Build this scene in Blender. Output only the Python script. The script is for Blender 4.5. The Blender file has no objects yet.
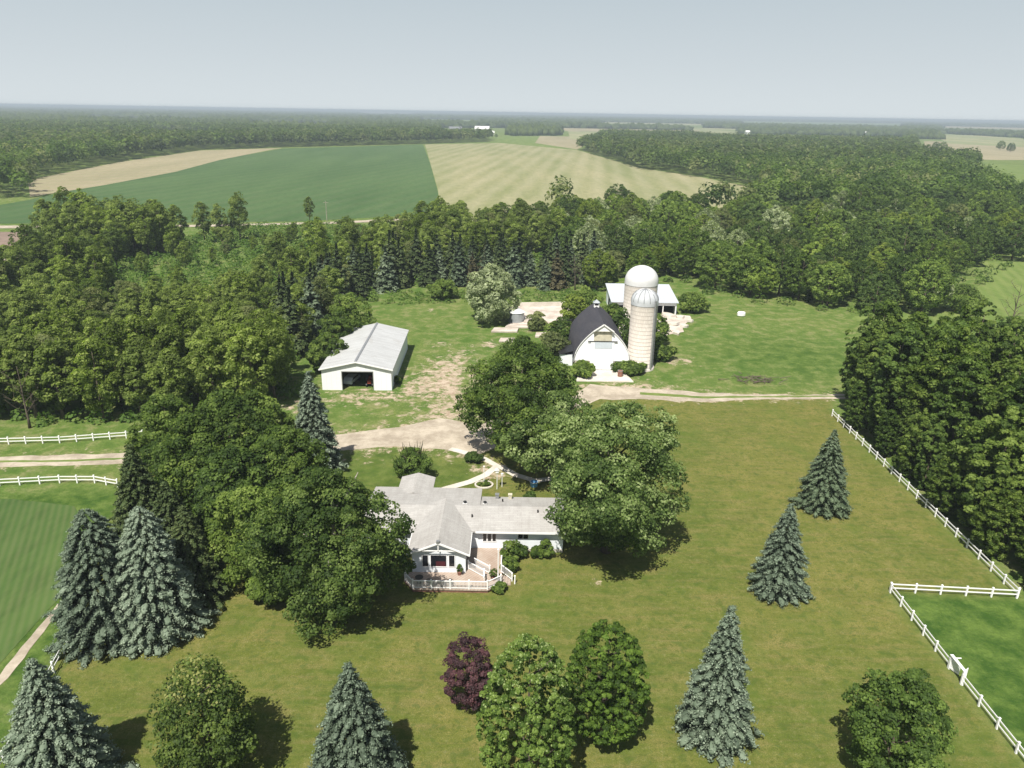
import bpy, math, random
import numpy as np
from mathutils import Matrix, Vector

# ------------------------------------------------------------------ camera, sky, sun, exposure
F_PX, PITCH, ROLL, CAM_H = 740.0, math.atan(271.5 / 740), 0.0166, 48.0
S = bpy.context.scene
C = S.collection
cp, sp, cr, sr = math.cos(PITCH), math.sin(PITCH), math.cos(ROLL), math.sin(ROLL)
R0 = Vector((1, 0, 0)); D0 = Vector((0, -sp, -cp)); F0 = Vector((0, cp, -sp))
RX = R0 * cr - D0 * sr; DN = R0 * sr + D0 * cr
cam = bpy.data.cameras.new('camera'); co = bpy.data.objects.new('camera', cam); C.objects.link(co)
co.matrix_world = Matrix(((RX.x, -DN.x, -F0.x, 0), (RX.y, -DN.y, -F0.y, 0), (RX.z, -DN.z, -F0.z, CAM_H), (0, 0, 0, 1)))
cam.sensor_width = 36; cam.lens = F_PX / 1024 * 36; cam.clip_start = 0.5; cam.clip_end = 60000
S.camera = co
S.render.resolution_x, S.render.resolution_y = 1024, 768

SUN_DIR = Vector((-188, -482, 833)).normalized()           # from ground towards the sun
ELEV = math.asin(SUN_DIR.z); AZ = math.atan2(SUN_DIR.x, SUN_DIR.y)
W = bpy.data.worlds.new('World'); S.world = W; W.use_nodes = True
wn = W.node_tree; bg = wn.nodes['Background']
sky = wn.nodes.new('ShaderNodeTexSky'); sky.sky_type = 'NISHITA'; sky.sun_disc = False
sky.sun_elevation = ELEV; sky.sun_rotation = AZ % (2 * math.pi)
sky.air_density = 1.0; sky.dust_density = 0.8; sky.ozone_density = 1.0; sky.altitude = 100
hs = wn.nodes.new('ShaderNodeHueSaturation'); hs.inputs['Saturation'].default_value = 0.6
wn.links.new(sky.outputs[0], hs.inputs['Color'])
tcw = wn.nodes.new('ShaderNodeTexCoord'); sxw = wn.nodes.new('ShaderNodeSeparateXYZ'); wn.links.new(tcw.outputs['Generated'], sxw.inputs[0])
rw = wn.nodes.new('ShaderNodeValToRGB'); wn.links.new(sxw.outputs['Z'], rw.inputs[0])
re_ = rw.color_ramp.elements; re_[0].position = 0.0; re_[0].color = (0.63, 0.685, 0.71, 1); re_[1].position = 0.16; re_[1].color = (0.455, 0.53, 0.58, 1)
q_ = re_.new(0.06); q_.color = (0.56, 0.62, 0.655, 1)
gw = wn.nodes.new('ShaderNodeMixRGB'); gw.blend_type = 'MULTIPLY'; gw.inputs[0].default_value = 1.0; gw.inputs[2].default_value = (10.5, 10.5, 10.5, 1); wn.links.new(rw.outputs[0], gw.inputs[1])
fw = wn.nodes.new('ShaderNodeMapRange'); fw.inputs['From Min'].default_value = 0.12; fw.inputs['From Max'].default_value = 0.5; fw.inputs['To Min'].default_value = 1.0; fw.inputs['To Max'].default_value = 0.0; wn.links.new(sxw.outputs['Z'], fw.inputs['Value'])
mw = wn.nodes.new('ShaderNodeMixRGB'); wn.links.new(fw.outputs[0], mw.inputs[0]); wn.links.new(hs.outputs[0], mw.inputs[1]); wn.links.new(gw.outputs[0], mw.inputs[2])
wn.links.new(mw.outputs[0], bg.inputs['Color'])
bg.inputs['Strength'].default_value = 0.07
sl = bpy.data.lights.new('sun', 'SUN'); so = bpy.data.objects.new('sun', sl); C.objects.link(so)
sl.energy = 5.0; sl.angle = math.radians(0.55); sl.color = (1.0, 0.945, 0.85)
so.rotation_euler = SUN_DIR.to_track_quat('Z', 'Y').to_euler(); so.location = (0, 0, 300)
S.view_settings.view_transform = 'Standard'; S.view_settings.look = 'None'
S.view_settings.exposure = 0.58; S.view_settings.gamma = 1; S.view_settings.use_curve_mapping = False
S.render.engine = 'CYCLES'
cy = S.cycles; cy.max_bounces = 4; cy.diffuse_bounces = 2; cy.glossy_bounces = 2; cy.transmission_bounces = 3
cy.transparent_max_bounces = 4; cy.volume_bounces = 0; cy.use_denoising = True; cy.caustics_reflective = False; cy.caustics_refractive = False
HAZE = 2.1e-4

# ------------------------------------------------------------------ geometry of the site
def P(px, py, z=0.0):
    """point of the site (height z) that the surveyed photo position px,py looks at"""
    u, v = px - 512, py - 384
    U = u * cr + v * sr; V = -u * sr + v * cr
    d = R0 * U + D0 * V + F0 * F_PX
    t = (CAM_H - z) / -d.z
    return (d.x * t, d.y * t)

def proj(X, Y, Z=0.0):
    Z = Z - CAM_H
    c = Y * cp - Z * sp; c = np.where(c < 1, 1, c)
    U = F_PX * X / c; V = F_PX * (-Y * sp - Z * cp) / c
    return 512 + U * cr - V * sr, 384 + U * sr + V * cr

def inside(px, py, poly):
    px = np.asarray(px, float); py = np.asarray(py, float); res = np.zeros(px.shape, bool)
    n = len(poly)
    for i in range(n):
        x0, y0 = poly[i]; x1, y1 = poly[(i + 1) % n]
        if y0 == y1: continue
        cnd = (y0 > py) != (y1 > py)
        res ^= cnd & (px < (x1 - x0) * (py - y0) / (y1 - y0) + x0)
    return res

def sdist(X, Y, poly):
    """signed distance in metres, positive inside"""
    d = np.full(np.shape(X), 1e9); n = len(poly)
    for i in range(n):
        x0, y0 = poly[i]; x1, y1 = poly[(i + 1) % n]
        dx, dy = x1 - x0, y1 - y0; L = dx * dx + dy * dy + 1e-9
        t = np.clip(((X - x0) * dx + (Y - y0) * dy) / L, 0, 1)
        d = np.minimum(d, np.hypot(X - x0 - t * dx, Y - y0 - t * dy))
    return np.where(inside(X, Y, poly), d, -d)

def GP(pts, z=0.0): return [P(a, b, z) for a, b in pts]

# ------------------------------------------------------------------ materials
class NT:
    def __init__(s, name):
        s.m = bpy.data.materials.new(name); s.m.use_nodes = True; s.t = s.m.node_tree
        s.b = s.t.nodes['Principled BSDF']; s.out = s.t.nodes['Material Output']
    def n(s, typ, **kw):
        nd = s.t.nodes.new('ShaderNode' + typ)
        for k, v in kw.items():
            if k.startswith('i_'): nd.inputs[k[2:].replace('_', ' ')].default_value = v
            else: setattr(nd, k, v)
        return nd
    def l(s, a, b): s.t.links.new(a, b)
    def coord(s, scale=(1, 1, 1), rot=0):
        tc = s.n('TexCoord'); mp = s.n('Mapping'); mp.inputs['Scale'].default_value = scale; mp.inputs['Rotation'].default_value = (0, 0, rot)
        s.l(tc.outputs['Object'], mp.inputs['Vector']); return mp.outputs[0]
    def noise(s, vec, scale, detail=4, rough=0.6):
        nd = s.n('TexNoise'); nd.inputs['Scale'].default_value = scale; nd.inputs['Detail'].default_value = detail
        nd.inputs['Roughness'].default_value = rough; s.l(vec, nd.inputs['Vector']); return nd.outputs['Fac']
    def ramp(s, fac, stops):
        r = s.n('ValToRGB'); e = r.color_ramp.elements
        while len(e) < len(stops): e.new(0.5)
        for el, (p, c) in zip(e, stops): el.position = p; el.color = (*c, 1) if len(c) == 3 else c
        s.l(fac, r.inputs[0]); return r.outputs[0]
    def mix(s, fac, a, b, mode='MIX'):
        m = s.n('MixRGB', blend_type=mode)
        if isinstance(fac, (int, float)): m.inputs[0].default_value = fac
        else: s.l(fac, m.inputs[0])
        for i, v in ((1, a), (2, b)):
            if isinstance(v, tuple): m.inputs[i].default_value = (*v, 1)
            else: s.l(v, m.inputs[i])
        return m.outputs[0]
    def math(s, op, a, b=0.0, clamp=False):
        m = s.n('Math', operation=op); m.use_clamp = clamp
        for i, v in ((0, a), (1, b)):
            if isinstance(v, (int, float)): m.inputs[i].default_value = v
            else: s.l(v, m.inputs[i])
        return m.outputs[0]
    def bump(s, h, strength=0.5, dist=0.1):
        b = s.n('Bump'); b.inputs['Strength'].default_value = strength; b.inputs['Distance'].default_value = dist
        s.l(h, b.inputs['Height']); s.l(b.outputs[0], s.b.inputs['Normal'])
    def fin(s, col, rough=0.85, spec=0.2, metal=0.0):
        if isinstance(col, tuple): s.b.inputs['Base Color'].default_value = (*col, 1)
        else: s.l(col, s.b.inputs['Base Color'])
        s.b.inputs['Roughness'].default_value = rough; s.b.inputs['Specular IOR Level'].default_value = spec
        s.b.inputs['Metallic'].default_value = metal
        return s.m

def simple(name, col, rough=0.8, var=0.12, scale=1.5, spec=0.2, metal=0.0, bump=0.0):
    k = NT(name); v = k.coord()
    f = k.noise(v, scale, 5)
    c = k.ramp(f, [(0.3, tuple(x * (1 - var) for x in col)), (0.7, tuple(min(1, x * (1 + var)) for x in col))])
    if bump: k.bump(f, bump, 0.05)
    return k.fin(c, rough, spec, metal)

def leaf_mat(name, dark, mid, light, trans=0.42, tipfac=0.0, tip=(0.3, 0.35, 0.15)):
    k = NT(name)
    a = k.n('Attribute', attribute_name='tint'); oi = k.n('ObjectInfo')
    f = k.math('ADD', a.outputs['Fac'], k.math('MULTIPLY', k.math('SUBTRACT', oi.outputs['Random'], 0.5), 0.32), True)
    c = k.ramp(f, [(0.0, dark), (0.5, mid), (1.0, light)])
    if tipfac:
        t = k.n('Attribute', attribute_name='tip'); c = k.mix(k.math('MULTIPLY', t.outputs['Fac'], tipfac), c, tip)
    k.fin(c, 0.62, 0.22)
    tr = k.n('BsdfTranslucent'); cc = k.mix(1.0, c, (1.3, 1.5, 0.6), 'MULTIPLY'); k.l(cc, tr.inputs[0])
    mx = k.n('MixShader'); mx.inputs[0].default_value = trans
    k.l(k.b.outputs[0], mx.inputs[1]); k.l(tr.outputs[0], mx.inputs[2]); k.l(mx.outputs[0], k.out.inputs['Surface'])
    return k.m

M = {}
M['leaf'] = leaf_mat('leaf_mid_green', (0.034, 0.066, 0.010), (0.095, 0.150, 0.024), (0.215, 0.285, 0.062))
M['leaf_dark'] = leaf_mat('leaf_dark_green', (0.031, 0.060, 0.012), (0.073, 0.125, 0.023), (0.163, 0.240, 0.049))
M['leaf_light'] = leaf_mat('leaf_light_green', (0.055, 0.092, 0.014), (0.125, 0.190, 0.032), (0.235, 0.305, 0.070))
M['leaf_yellow'] = leaf_mat('leaf_yellow_green', (0.086, 0.127, 0.017), (0.158, 0.216, 0.031), (0.245, 0.295, 0.058))
M['leaf_silver'] = leaf_mat('leaf_silver', (0.150, 0.185, 0.090), (0.340, 0.390, 0.225), (0.560, 0.600, 0.400))
M['leaf_olive'] = leaf_mat('leaf_olive', (0.078, 0.102, 0.032), (0.135, 0.166, 0.055), (0.238, 0.261, 0.102))
M['leaf_brown'] = leaf_mat('leaf_brownish', (0.045, 0.045, 0.020), (0.085, 0.078, 0.038), (0.140, 0.125, 0.065), 0.1)
M['leaf_painted_sheen'] = leaf_mat('leaf_painted_sheen_green', (0.043, 0.079, 0.017), (0.134, 0.198, 0.050), (0.360, 0.432, 0.192))  # whitish top tint stands in for highlights on shiny leaves
M['grassblade'] = leaf_mat('grass_blade', (0.060, 0.120, 0.018), (0.100, 0.175, 0.030), (0.180, 0.245, 0.065))
M['grassmeadow'] = leaf_mat('grass_meadow', (0.10, 0.17, 0.032), (0.165, 0.235, 0.055), (0.32, 0.33, 0.15), 0.45)
M['leaf_t9'] = leaf_mat('leaf_deep_green', (0.024, 0.051, 0.009), (0.073, 0.119, 0.022), (0.182, 0.248, 0.064))  # deep green leaves, for the drooping tree and farther woods
M['leaf_far'] = leaf_mat('leaf_distant', (0.039, 0.064, 0.014), (0.064, 0.097, 0.023), (0.115, 0.155, 0.039))
M['pop_mid'] = leaf_mat('poplar_green', (0.087, 0.123, 0.025), (0.161, 0.217, 0.048), (0.301, 0.364, 0.101), 0.5)
M['pop_light'] = leaf_mat('poplar_light', (0.112, 0.154, 0.031), (0.203, 0.266, 0.059), (0.364, 0.427, 0.126), 0.5)
M['pop_dark'] = leaf_mat('poplar_dark', (0.059, 0.092, 0.020), (0.112, 0.165, 0.036), (0.217, 0.280, 0.073), 0.5)
M['oak_mid'] = leaf_mat('oak_green', (0.056, 0.098, 0.017), (0.126, 0.193, 0.034), (0.266, 0.350, 0.078), 0.4)
M['oak_dark'] = leaf_mat('oak_dark_green', (0.035, 0.068, 0.014), (0.076, 0.127, 0.027), (0.162, 0.230, 0.054), 0.4)
M['oak_light'] = leaf_mat('oak_light_green', (0.086, 0.135, 0.019), (0.176, 0.257, 0.038), (0.324, 0.405, 0.089), 0.4)
M['leaf_purple'] = leaf_mat('leaf_purple', (0.022, 0.012, 0.014), (0.048, 0.022, 0.026), (0.102, 0.043, 0.050), 0.12)
M['leaf_maple'] = leaf_mat('leaf_maple', (0.030, 0.062, 0.008), (0.085, 0.150, 0.018), (0.185, 0.280, 0.045))
M['leaf_tipped'] = leaf_mat('leaf_tipped', (0.030, 0.066, 0.010), (0.085, 0.145, 0.022), (0.190, 0.270, 0.055), 0.4, 0.85, (0.34, 0.42, 0.17))
M['leaf_bare_top'] = leaf_mat('leaf_yellow_top', (0.026, 0.050, 0.008), (0.070, 0.110, 0.020), (0.150, 0.205, 0.042), 0.35, 0.9, (0.26, 0.27, 0.09))
M['needle_blue'] = leaf_mat('needle_blue', (0.014, 0.025, 0.014), (0.115, 0.155, 0.105), (0.275, 0.335, 0.245), 0.04)
M['needle_green'] = leaf_mat('needle_green', (0.022, 0.037, 0.017), (0.083, 0.119, 0.066), (0.198, 0.248, 0.154), 0.04)
M['needle_dark'] = leaf_mat('needle_dark', (0.018, 0.034, 0.010), (0.055, 0.082, 0.026), (0.135, 0.165, 0.062), 0.06)
M['bark'] = simple('bark', (0.11, 0.09, 0.07), 0.95, 0.35, 2.0, bump=0.6)
M['bark_pale'] = simple('bark_pale', (0.30, 0.27, 0.23), 0.95, 0.3, 2.0, bump=0.4)
M['white'] = simple('white_paint', (0.80, 0.80, 0.79), 0.55, 0.03, 0.8, 0.35)
M['vinyl'] = simple('white_vinyl', (0.82, 0.82, 0.82), 0.4, 0.02, 2, 0.4)
M['glass'] = simple('window_glass', (0.012, 0.014, 0.018), 0.08, 0.2, 0.7, 0.6)
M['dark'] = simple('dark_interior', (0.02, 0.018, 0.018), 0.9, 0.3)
M['black'] = simple('black_metal', (0.02, 0.02, 0.022), 0.45, 0.2, 3, 0.5)
M['grey'] = simple('grey_metal', (0.32, 0.33, 0.34), 0.45, 0.15, 1.2, 0.5, 0.5)
M['galv'] = simple('galvanised', (0.34, 0.37, 0.39), 0.4, 0.12, 0.8, 0.5, 0.35)
M['red'] = simple('red_fabric', (0.35, 0.05, 0.06), 0.9, 0.2)
M['redcloth'] = simple('shaded_red_cloth', (0.07, 0.016, 0.020), 0.9, 0.2)  # curtain red dimmed, shade behind the glass put into the colour
M['redwall'] = simple('red_barn_paint', (0.28, 0.06, 0.04), 0.9, 0.2)
M['blue'] = simple('blue_plastic', (0.12, 0.33, 0.58), 0.5, 0.1, 2, 0.4)
M['rust'] = simple('rusty_brick', (0.22, 0.11, 0.08), 0.95, 0.3, 3)
M['soil'] = simple('bare_soil', (0.20, 0.15, 0.12), 0.95, 0.25, 0.15)
M['cream'] = simple('weathered_cream_board', (0.50, 0.47, 0.37), 0.9, 0.2, 1)
M['paleblue'] = simple('pale_blue_panel', (0.50, 0.55, 0.60), 0.7, 0.08, 1)

def siding(name, col, pitch, axis, depth=0.02, var=0.03, rough=0.6, metal=0.0, spec=0.3, dirt=0.0):
    k = NT(name); v = k.coord()
    sx = k.n('SeparateXYZ'); k.l(v, sx.inputs[0])
    w = k.math('FRACT', k.math('MULTIPLY', sx.outputs[axis], 1 / pitch))
    h = k.math('GREATER_THAN', w, 0.88)
    f = k.noise(v, 0.7, 6)
    c = k.ramp(f, [(0.3, tuple(x * (1 - var) for x in col)), (0.7, tuple(min(1, x * (1 + var)) for x in col))])
    c = k.mix(k.math('MULTIPLY', h, 0.16 + dirt), c, tuple(x * 0.55 for x in col))
    k.bump(h, 0.35, depth)
    return k.fin(c, rough, spec, metal)
M['siding'] = siding('white_lap_siding', (0.74, 0.78, 0.82), 0.22, 2)
M['ribbed'] = siding('ribbed_white_steel', (0.76, 0.78, 0.80), 0.9, 0)
M['ribbed_y'] = siding('ribbed_white_steel_shaded', (0.70, 0.76, 0.80), 0.9, 1)  # side steel darker and bluer, wall shade put into the colour
M['roofpale'] = siding('pale_roof_steel', (0.46, 0.49, 0.53), 0.9, 0, rough=0.45)
M['galvcap'] = simple('dull_silo_cap', (0.44, 0.46, 0.48), 0.5, 0.12, 0.8, 0.4)
M['domewhite'] = simple('weathered_white_dome', (0.60, 0.60, 0.60), 0.45, 0.06, 0.6, 0.4)
M['barnboard'] = siding('white_barn_boards', (0.86, 0.87, 0.88), 0.35, 0)

def roof_steel():
    k = NT('weathered_roof_steel'); v = k.coord()
    sx = k.n('SeparateXYZ'); k.l(v, sx.inputs[0])
    seam = k.math('GREATER_THAN', k.math('FRACT', k.math('MULTIPLY', sx.outputs[1], 1 / 0.9)), 0.93)
    f = k.noise(k.coord((0.15, 1.2, 1)), 1.0, 6, 0.7); g = k.noise(v, 0.25, 4)
    c = k.ramp(f, [(0.25, (0.40, 0.405, 0.40)), (0.6, (0.52, 0.53, 0.53)), (0.8, (0.60, 0.61, 0.61))])
    c = k.mix(k.math('MULTIPLY', k.math('GREATER_THAN', g, 0.62), 0.3), c, (0.36, 0.345, 0.32))
    c = k.mix(k.math('MULTIPLY', seam, 0.35), c, (0.3, 0.3, 0.3))
    k.bump(seam, 0.3, 0.03); return k.fin(c, 0.5, 0.35, 0.15)
M['roofsteel'] = roof_steel()
def shingle(name, a, b, stain, pitch=0.28):
    k = NT(name); v = k.coord()
    br = k.n('TexBrick'); k.l(v, br.inputs['Vector']); br.inputs['Scale'].default_value = 1.0
    br.inputs['Brick Width'].default_value = 0.9; br.inputs['Row Height'].default_value = pitch; br.inputs['Mortar Size'].default_value = 0.02
    br.inputs['Color1'].default_value = (*a, 1); br.inputs['Color2'].default_value = (*b, 1); br.inputs['Mortar'].default_value = (*[x * 0.7 for x in a], 1)
    f = k.noise(k.coord((1.2, 0.25, 1)), 0.8, 6, 0.7); g = k.noise(v, 14, 3)
    c = k.mix(k.math('MULTIPLY', k.math('SUBTRACT', f, 0.45, True), 2.2, True), br.outputs['Color'], stain)
    c = k.mix(k.math('MULTIPLY', g, 0.3), c, tuple(x * 0.6 for x in a)); k.bump(g, 0.3, 0.02)
    return k.fin(c, 0.9, 0.2)
M['shingle'] = shingle('pale_shingles', (0.43, 0.42, 0.405), (0.37, 0.36, 0.345), (0.25, 0.235, 0.22))
M['shingle_dark'] = shingle('dark_shingles', (0.060, 0.060, 0.072), (0.045, 0.045, 0.055), (0.085, 0.08, 0.085))
def stave():
    k = NT('concrete_staves'); tc = k.n('TexCoord'); sx = k.n('SeparateXYZ'); k.l(tc.outputs['Object'], sx.inputs[0])
    ang = k.math('MULTIPLY', k.math('ARCTAN2', sx.outputs[0], sx.outputs[1]), 4.2)
    cb = k.n('CombineXYZ'); k.l(ang, cb.inputs[0]); k.l(sx.outputs[2], cb.inputs[1])
    br = k.n('TexBrick'); k.l(cb.outputs[0], br.inputs['Vector']); br.inputs['Scale'].default_value = 1.0
    br.inputs['Brick Width'].default_value = 0.55; br.inputs['Row Height'].default_value = 0.76; br.inputs['Mortar Size'].default_value = 0.035
    br.inputs['Color1'].default_value = (0.55, 0.51, 0.46, 1); br.inputs['Color2'].default_value = (0.48, 0.44, 0.39, 1); br.inputs['Mortar'].default_value = (0.38, 0.35, 0.32, 1)
    hoop = k.math('GREATER_THAN', k.math('FRACT', k.math('MULTIPLY', sx.outputs[2], 1 / 0.76)), 0.9)
    f = k.noise(tc.outputs['Object'], 0.8, 6, 0.7)
    c = k.mix(k.math('MULTIPLY', hoop, 0.18), br.outputs['Color'], (0.24, 0.22, 0.2))
    c = k.mix(k.math('MULTIPLY', k.math('SUBTRACT', f, 0.5, True), 2.5, True), c, (0.57, 0.53, 0.47))
    k.bump(hoop, 0.4, 0.04); return k.fin(c, 0.9, 0.15)
M['stave'] = stave()
def concrete(name, a, b, scale=0.4):
    k = NT(name); v = k.coord(); f = k.noise(v, scale, 8, 0.7); g = k.noise(v, 6, 3)
    c = k.ramp(f, [(0.4, a), (0.6, b)]); c = k.mix(k.math('MULTIPLY', g, 0.3), c, tuple(x * 0.7 for x in a))
    k.bump(g, 0.3, 0.03); return k.fin(c, 0.92, 0.15)
M['concrete'] = concrete('concrete', (0.50, 0.46, 0.40), (0.64, 0.60, 0.54))
M['slab'] = concrete('farmyard_concrete', (0.42, 0.36, 0.31), (0.62, 0.56, 0.50), 0.25)
M['gravel'] = concrete('gravel', (0.31, 0.265, 0.205), (0.49, 0.43, 0.345), 0.30)
def deckmat():
    k = NT('deck_boards'); v = k.coord((1, 1, 1), math.radians(40)); sx = k.n('SeparateXYZ'); k.l(v, sx.inputs[0])
    w = k.math('GREATER_THAN', k.math('FRACT', k.math('MULTIPLY', sx.outputs[0], 1 / 0.3)), 0.85)
    f = k.noise(k.coord(), 0.6, 5)
    c = k.ramp(f, [(0.3, (0.30, 0.225, 0.175)), (0.7, (0.43, 0.365, 0.31))]); c = k.mix(k.math('MULTIPLY', w, 0.5), c, (0.17, 0.11, 0.09))
    return k.fin(c, 0.8, 0.2)
M['deck'] = deckmat()

def ground_mat():
    k = NT('ground_surface'); v = k.coord()
    at = k.n('Attribute', attribute_name='cover'); sc = k.n('SeparateColor'); k.l(at.outputs['Color'], sc.inputs[0])
    dirt, lawn, lush = sc.outputs[0], sc.outputs[1], sc.outputs[2]
    n1 = k.noise(v, 0.035, 6, 0.62); n2 = k.noise(v, 0.35, 6, 0.68); n3 = k.noise(v, 2.2, 5, 0.75); n4 = k.noise(k.coord((1, 6, 1), 0.02), 0.18, 5)
    nf = k.noise(v, 9.0, 3, 0.7)
    # mown lawn: olive with dry tan patches and faint mower lines
    la = k.ramp(n2, [(0.38, (0.088, 0.112, 0.020)), (0.50, (0.140, 0.158, 0.032)), (0.62, (0.250, 0.215, 0.072))])
    lb = k.ramp(n1, [(0.44, (0.082, 0.122, 0.021)), (0.57, (0.180, 0.172, 0.045))])
    lc = k.mix(0.55, la, lb)
    lc = k.mix(k.math('MULTIPLY', k.math('SUBTRACT', k.noise(k.coord((1, 16, 1), 0.03), 0.08, 5, 0.7), 0.48, True), 2.2, True), lc, (0.200, 0.185, 0.064))
    lc = k.mix(k.math('MULTIPLY', k.math('SUBTRACT', n4, 0.48, True), 2.6, True), lc, (0.225, 0.175, 0.075))
    lc = k.mix(k.math('MULTIPLY', k.math('MULTIPLY', k.math('SUBTRACT', n3, 0.54, True), 9.0, True), 0.5), lc, (0.27, 0.25, 0.12))
    lc = k.mix(k.math('MULTIPLY', k.math('MULTIPLY', k.math('SUBTRACT', 0.47, n3, True), 9.0, True), 0.75), lc, (0.060, 0.085, 0.015))
    lc = k.mix(k.math('MULTIPLY', k.math('MULTIPLY', k.math('SUBTRACT', nf, 0.4, True), 7.0, True), 0.5), lc, (0.062, 0.080, 0.016))
    wt = k.noise(v, 1.1, 2, 0.5)
    lc = k.mix(k.math('MULTIPLY', k.math('MULTIPLY', k.math('SUBTRACT', wt, 0.57, True), 14.0, True), 0.55), lc, (0.055, 0.090, 0.016))
    lc = k.mix(k.math('MULTIPLY', k.math('MULTIPLY', k.math('SUBTRACT', k.noise(v, 0.12, 3, 0.6), 0.55, True), 9.0, True), 0.4), lc, (0.075, 0.120, 0.020))
    # rough meadow
    ma = k.ramp(n2, [(0.38, (0.070, 0.135, 0.022)), (0.50, (0.130, 0.190, 0.042)), (0.62, (0.270, 0.260, 0.120))])
    mb = k.ramp(n1, [(0.42, (0.080, 0.150, 0.028)), (0.60, (0.180, 0.205, 0.065))])
    mc = k.mix(0.35, ma, mb); mc = k.mix(k.math('MULTIPLY', k.math('MULTIPLY', k.math('SUBTRACT', n3, 0.42, True), 5.0, True), 0.45), mc, (0.060, 0.095, 0.022))
    lu = k.ramp(n2, [(0.40, (0.040, 0.090, 0.014)), (0.60, (0.115, 0.180, 0.036))])
    lu = k.mix(k.math('MULTIPLY', k.math('MULTIPLY', k.math('SUBTRACT', n3, 0.42, True), 5.0, True), 0.4), lu, (0.038, 0.075, 0.014))
    mc = k.mix(lush, mc, lu)
    g = k.mix(lawn, mc, lc)
    # bare earth breaking through where the yard is driven on
    dm = k.math('MULTIPLY', k.math('SUBTRACT', k.math('ADD', dirt, k.math('MULTIPLY', k.math('SUBTRACT', k.noise(v, 0.5, 8, 0.75), 0.5), 3.4)), 0.5), 3.0, True)
    dm = k.math('MULTIPLY', dm, k.math('GREATER_THAN', dirt, 0.02))
    dc = k.ramp(k.noise(v, 0.9, 7, 0.7), [(0.4, (0.33, 0.255, 0.18)), (0.6, (0.52, 0.43, 0.33))])
    g = k.mix(dm, g, dc)
    h = k.math('ADD', k.math('MULTIPLY', n3, 1.0), k.math('MULTIPLY', nf, 0.6))
    hh = k.math('MULTIPLY', h, k.math('SUBTRACT', 1.35, lawn))
    k.bump(hh, 0.55, 0.35)
    return k.fin(g, 0.95, 0.1)
M['ground'] = ground_mat()

def rows_mat(name, a, b, soil, pitch, rot, soilamt=0.25, patch=0.03):
    k = NT(name); v = k.coord((1, 1, 1), rot); sx = k.n('SeparateXYZ'); k.l(v, sx.inputs[0])
    wob = k.math('MULTIPLY', k.noise(v, 0.006, 2), 5.0)
    w = k.math('SINE', k.math('MULTIPLY', k.math('ADD', sx.outputs[0], wob), 2 * math.pi / pitch))
    w = k.math('MULTIPLY', k.math('ADD', w, 1.0), k.math('MULTIPLY', k.noise(k.coord((1, 0.1, 1), rot), 0.05, 5, 0.7), 1.0))
    f = k.noise(k.coord((1, 0.16, 1), rot), patch * 2.0, 6, 0.65); g = k.noise(k.coord((1, 0.12, 1), 0), 0.25, 5)
    g2 = k.n('Mapping')
    c = k.ramp(f, [(0.36, a), (0.64, b)])
    c = k.mix(k.math('MULTIPLY', k.math('MULTIPLY', k.math('SUBTRACT', k.noise(k.coord((1, 0.3, 1), rot), 0.35, 5, 0.75), 0.45, True), 6.0, True), 0.35), c, tuple(x * 0.62 for x in a))
    c = k.mix(k.math('MULTIPLY', k.math('MULTIPLY', w, soilamt), k.math('ADD', g, 0.3)), c, soil)
    hi = k.math('MULTIPLY', k.math('SUBTRACT', k.noise(k.coord((1, 0.2, 1), rot), patch * 8, 6, 0.7), 0.5, True), 2.5, True)
    c = k.mix(k.math('MULTIPLY', hi, soilamt), c, soil)
    return k.fin(c, 0.95, 0.1)
M['crop'] = rows_mat('crop_rows', (0.050, 0.100, 0.034), (0.072, 0.128, 0.046), (0.20, 0.19, 0.11), 14.0, math.radians(14), 0.10, 0.012)
M['crop_near'] = rows_mat('crop_rows_near', (0.042, 0.088, 0.022), (0.070, 0.120, 0.032), (0.22, 0.20, 0.11), 0.8, math.radians(-24), 0.16, 0.03)
M['hay'] = rows_mat('hay_stubble', (0.180, 0.200, 0.085), (0.285, 0.270, 0.150), (0.38, 0.345, 0.24), 17.0, math.radians(6), 0.3, 0.014)
M['tan'] = rows_mat('fallow_tan', (0.25, 0.225, 0.14), (0.34, 0.29, 0.195), (0.20, 0.22, 0.10), 25.0, math.radians(60), 0.3, 0.01)
M['farfield'] = rows_mat('far_pasture', (0.14, 0.19, 0.07), (0.30, 0.29, 0.16), (0.38, 0.34, 0.22), 40.0, 0.9, 0.3, 0.006)
M['meadowsheet'] = rows_mat('pasture_green', (0.10, 0.16, 0.035), (0.15, 0.20, 0.055), (0.22, 0.24, 0.09), 3.0, 0.4, 0.3, 0.05)

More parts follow.
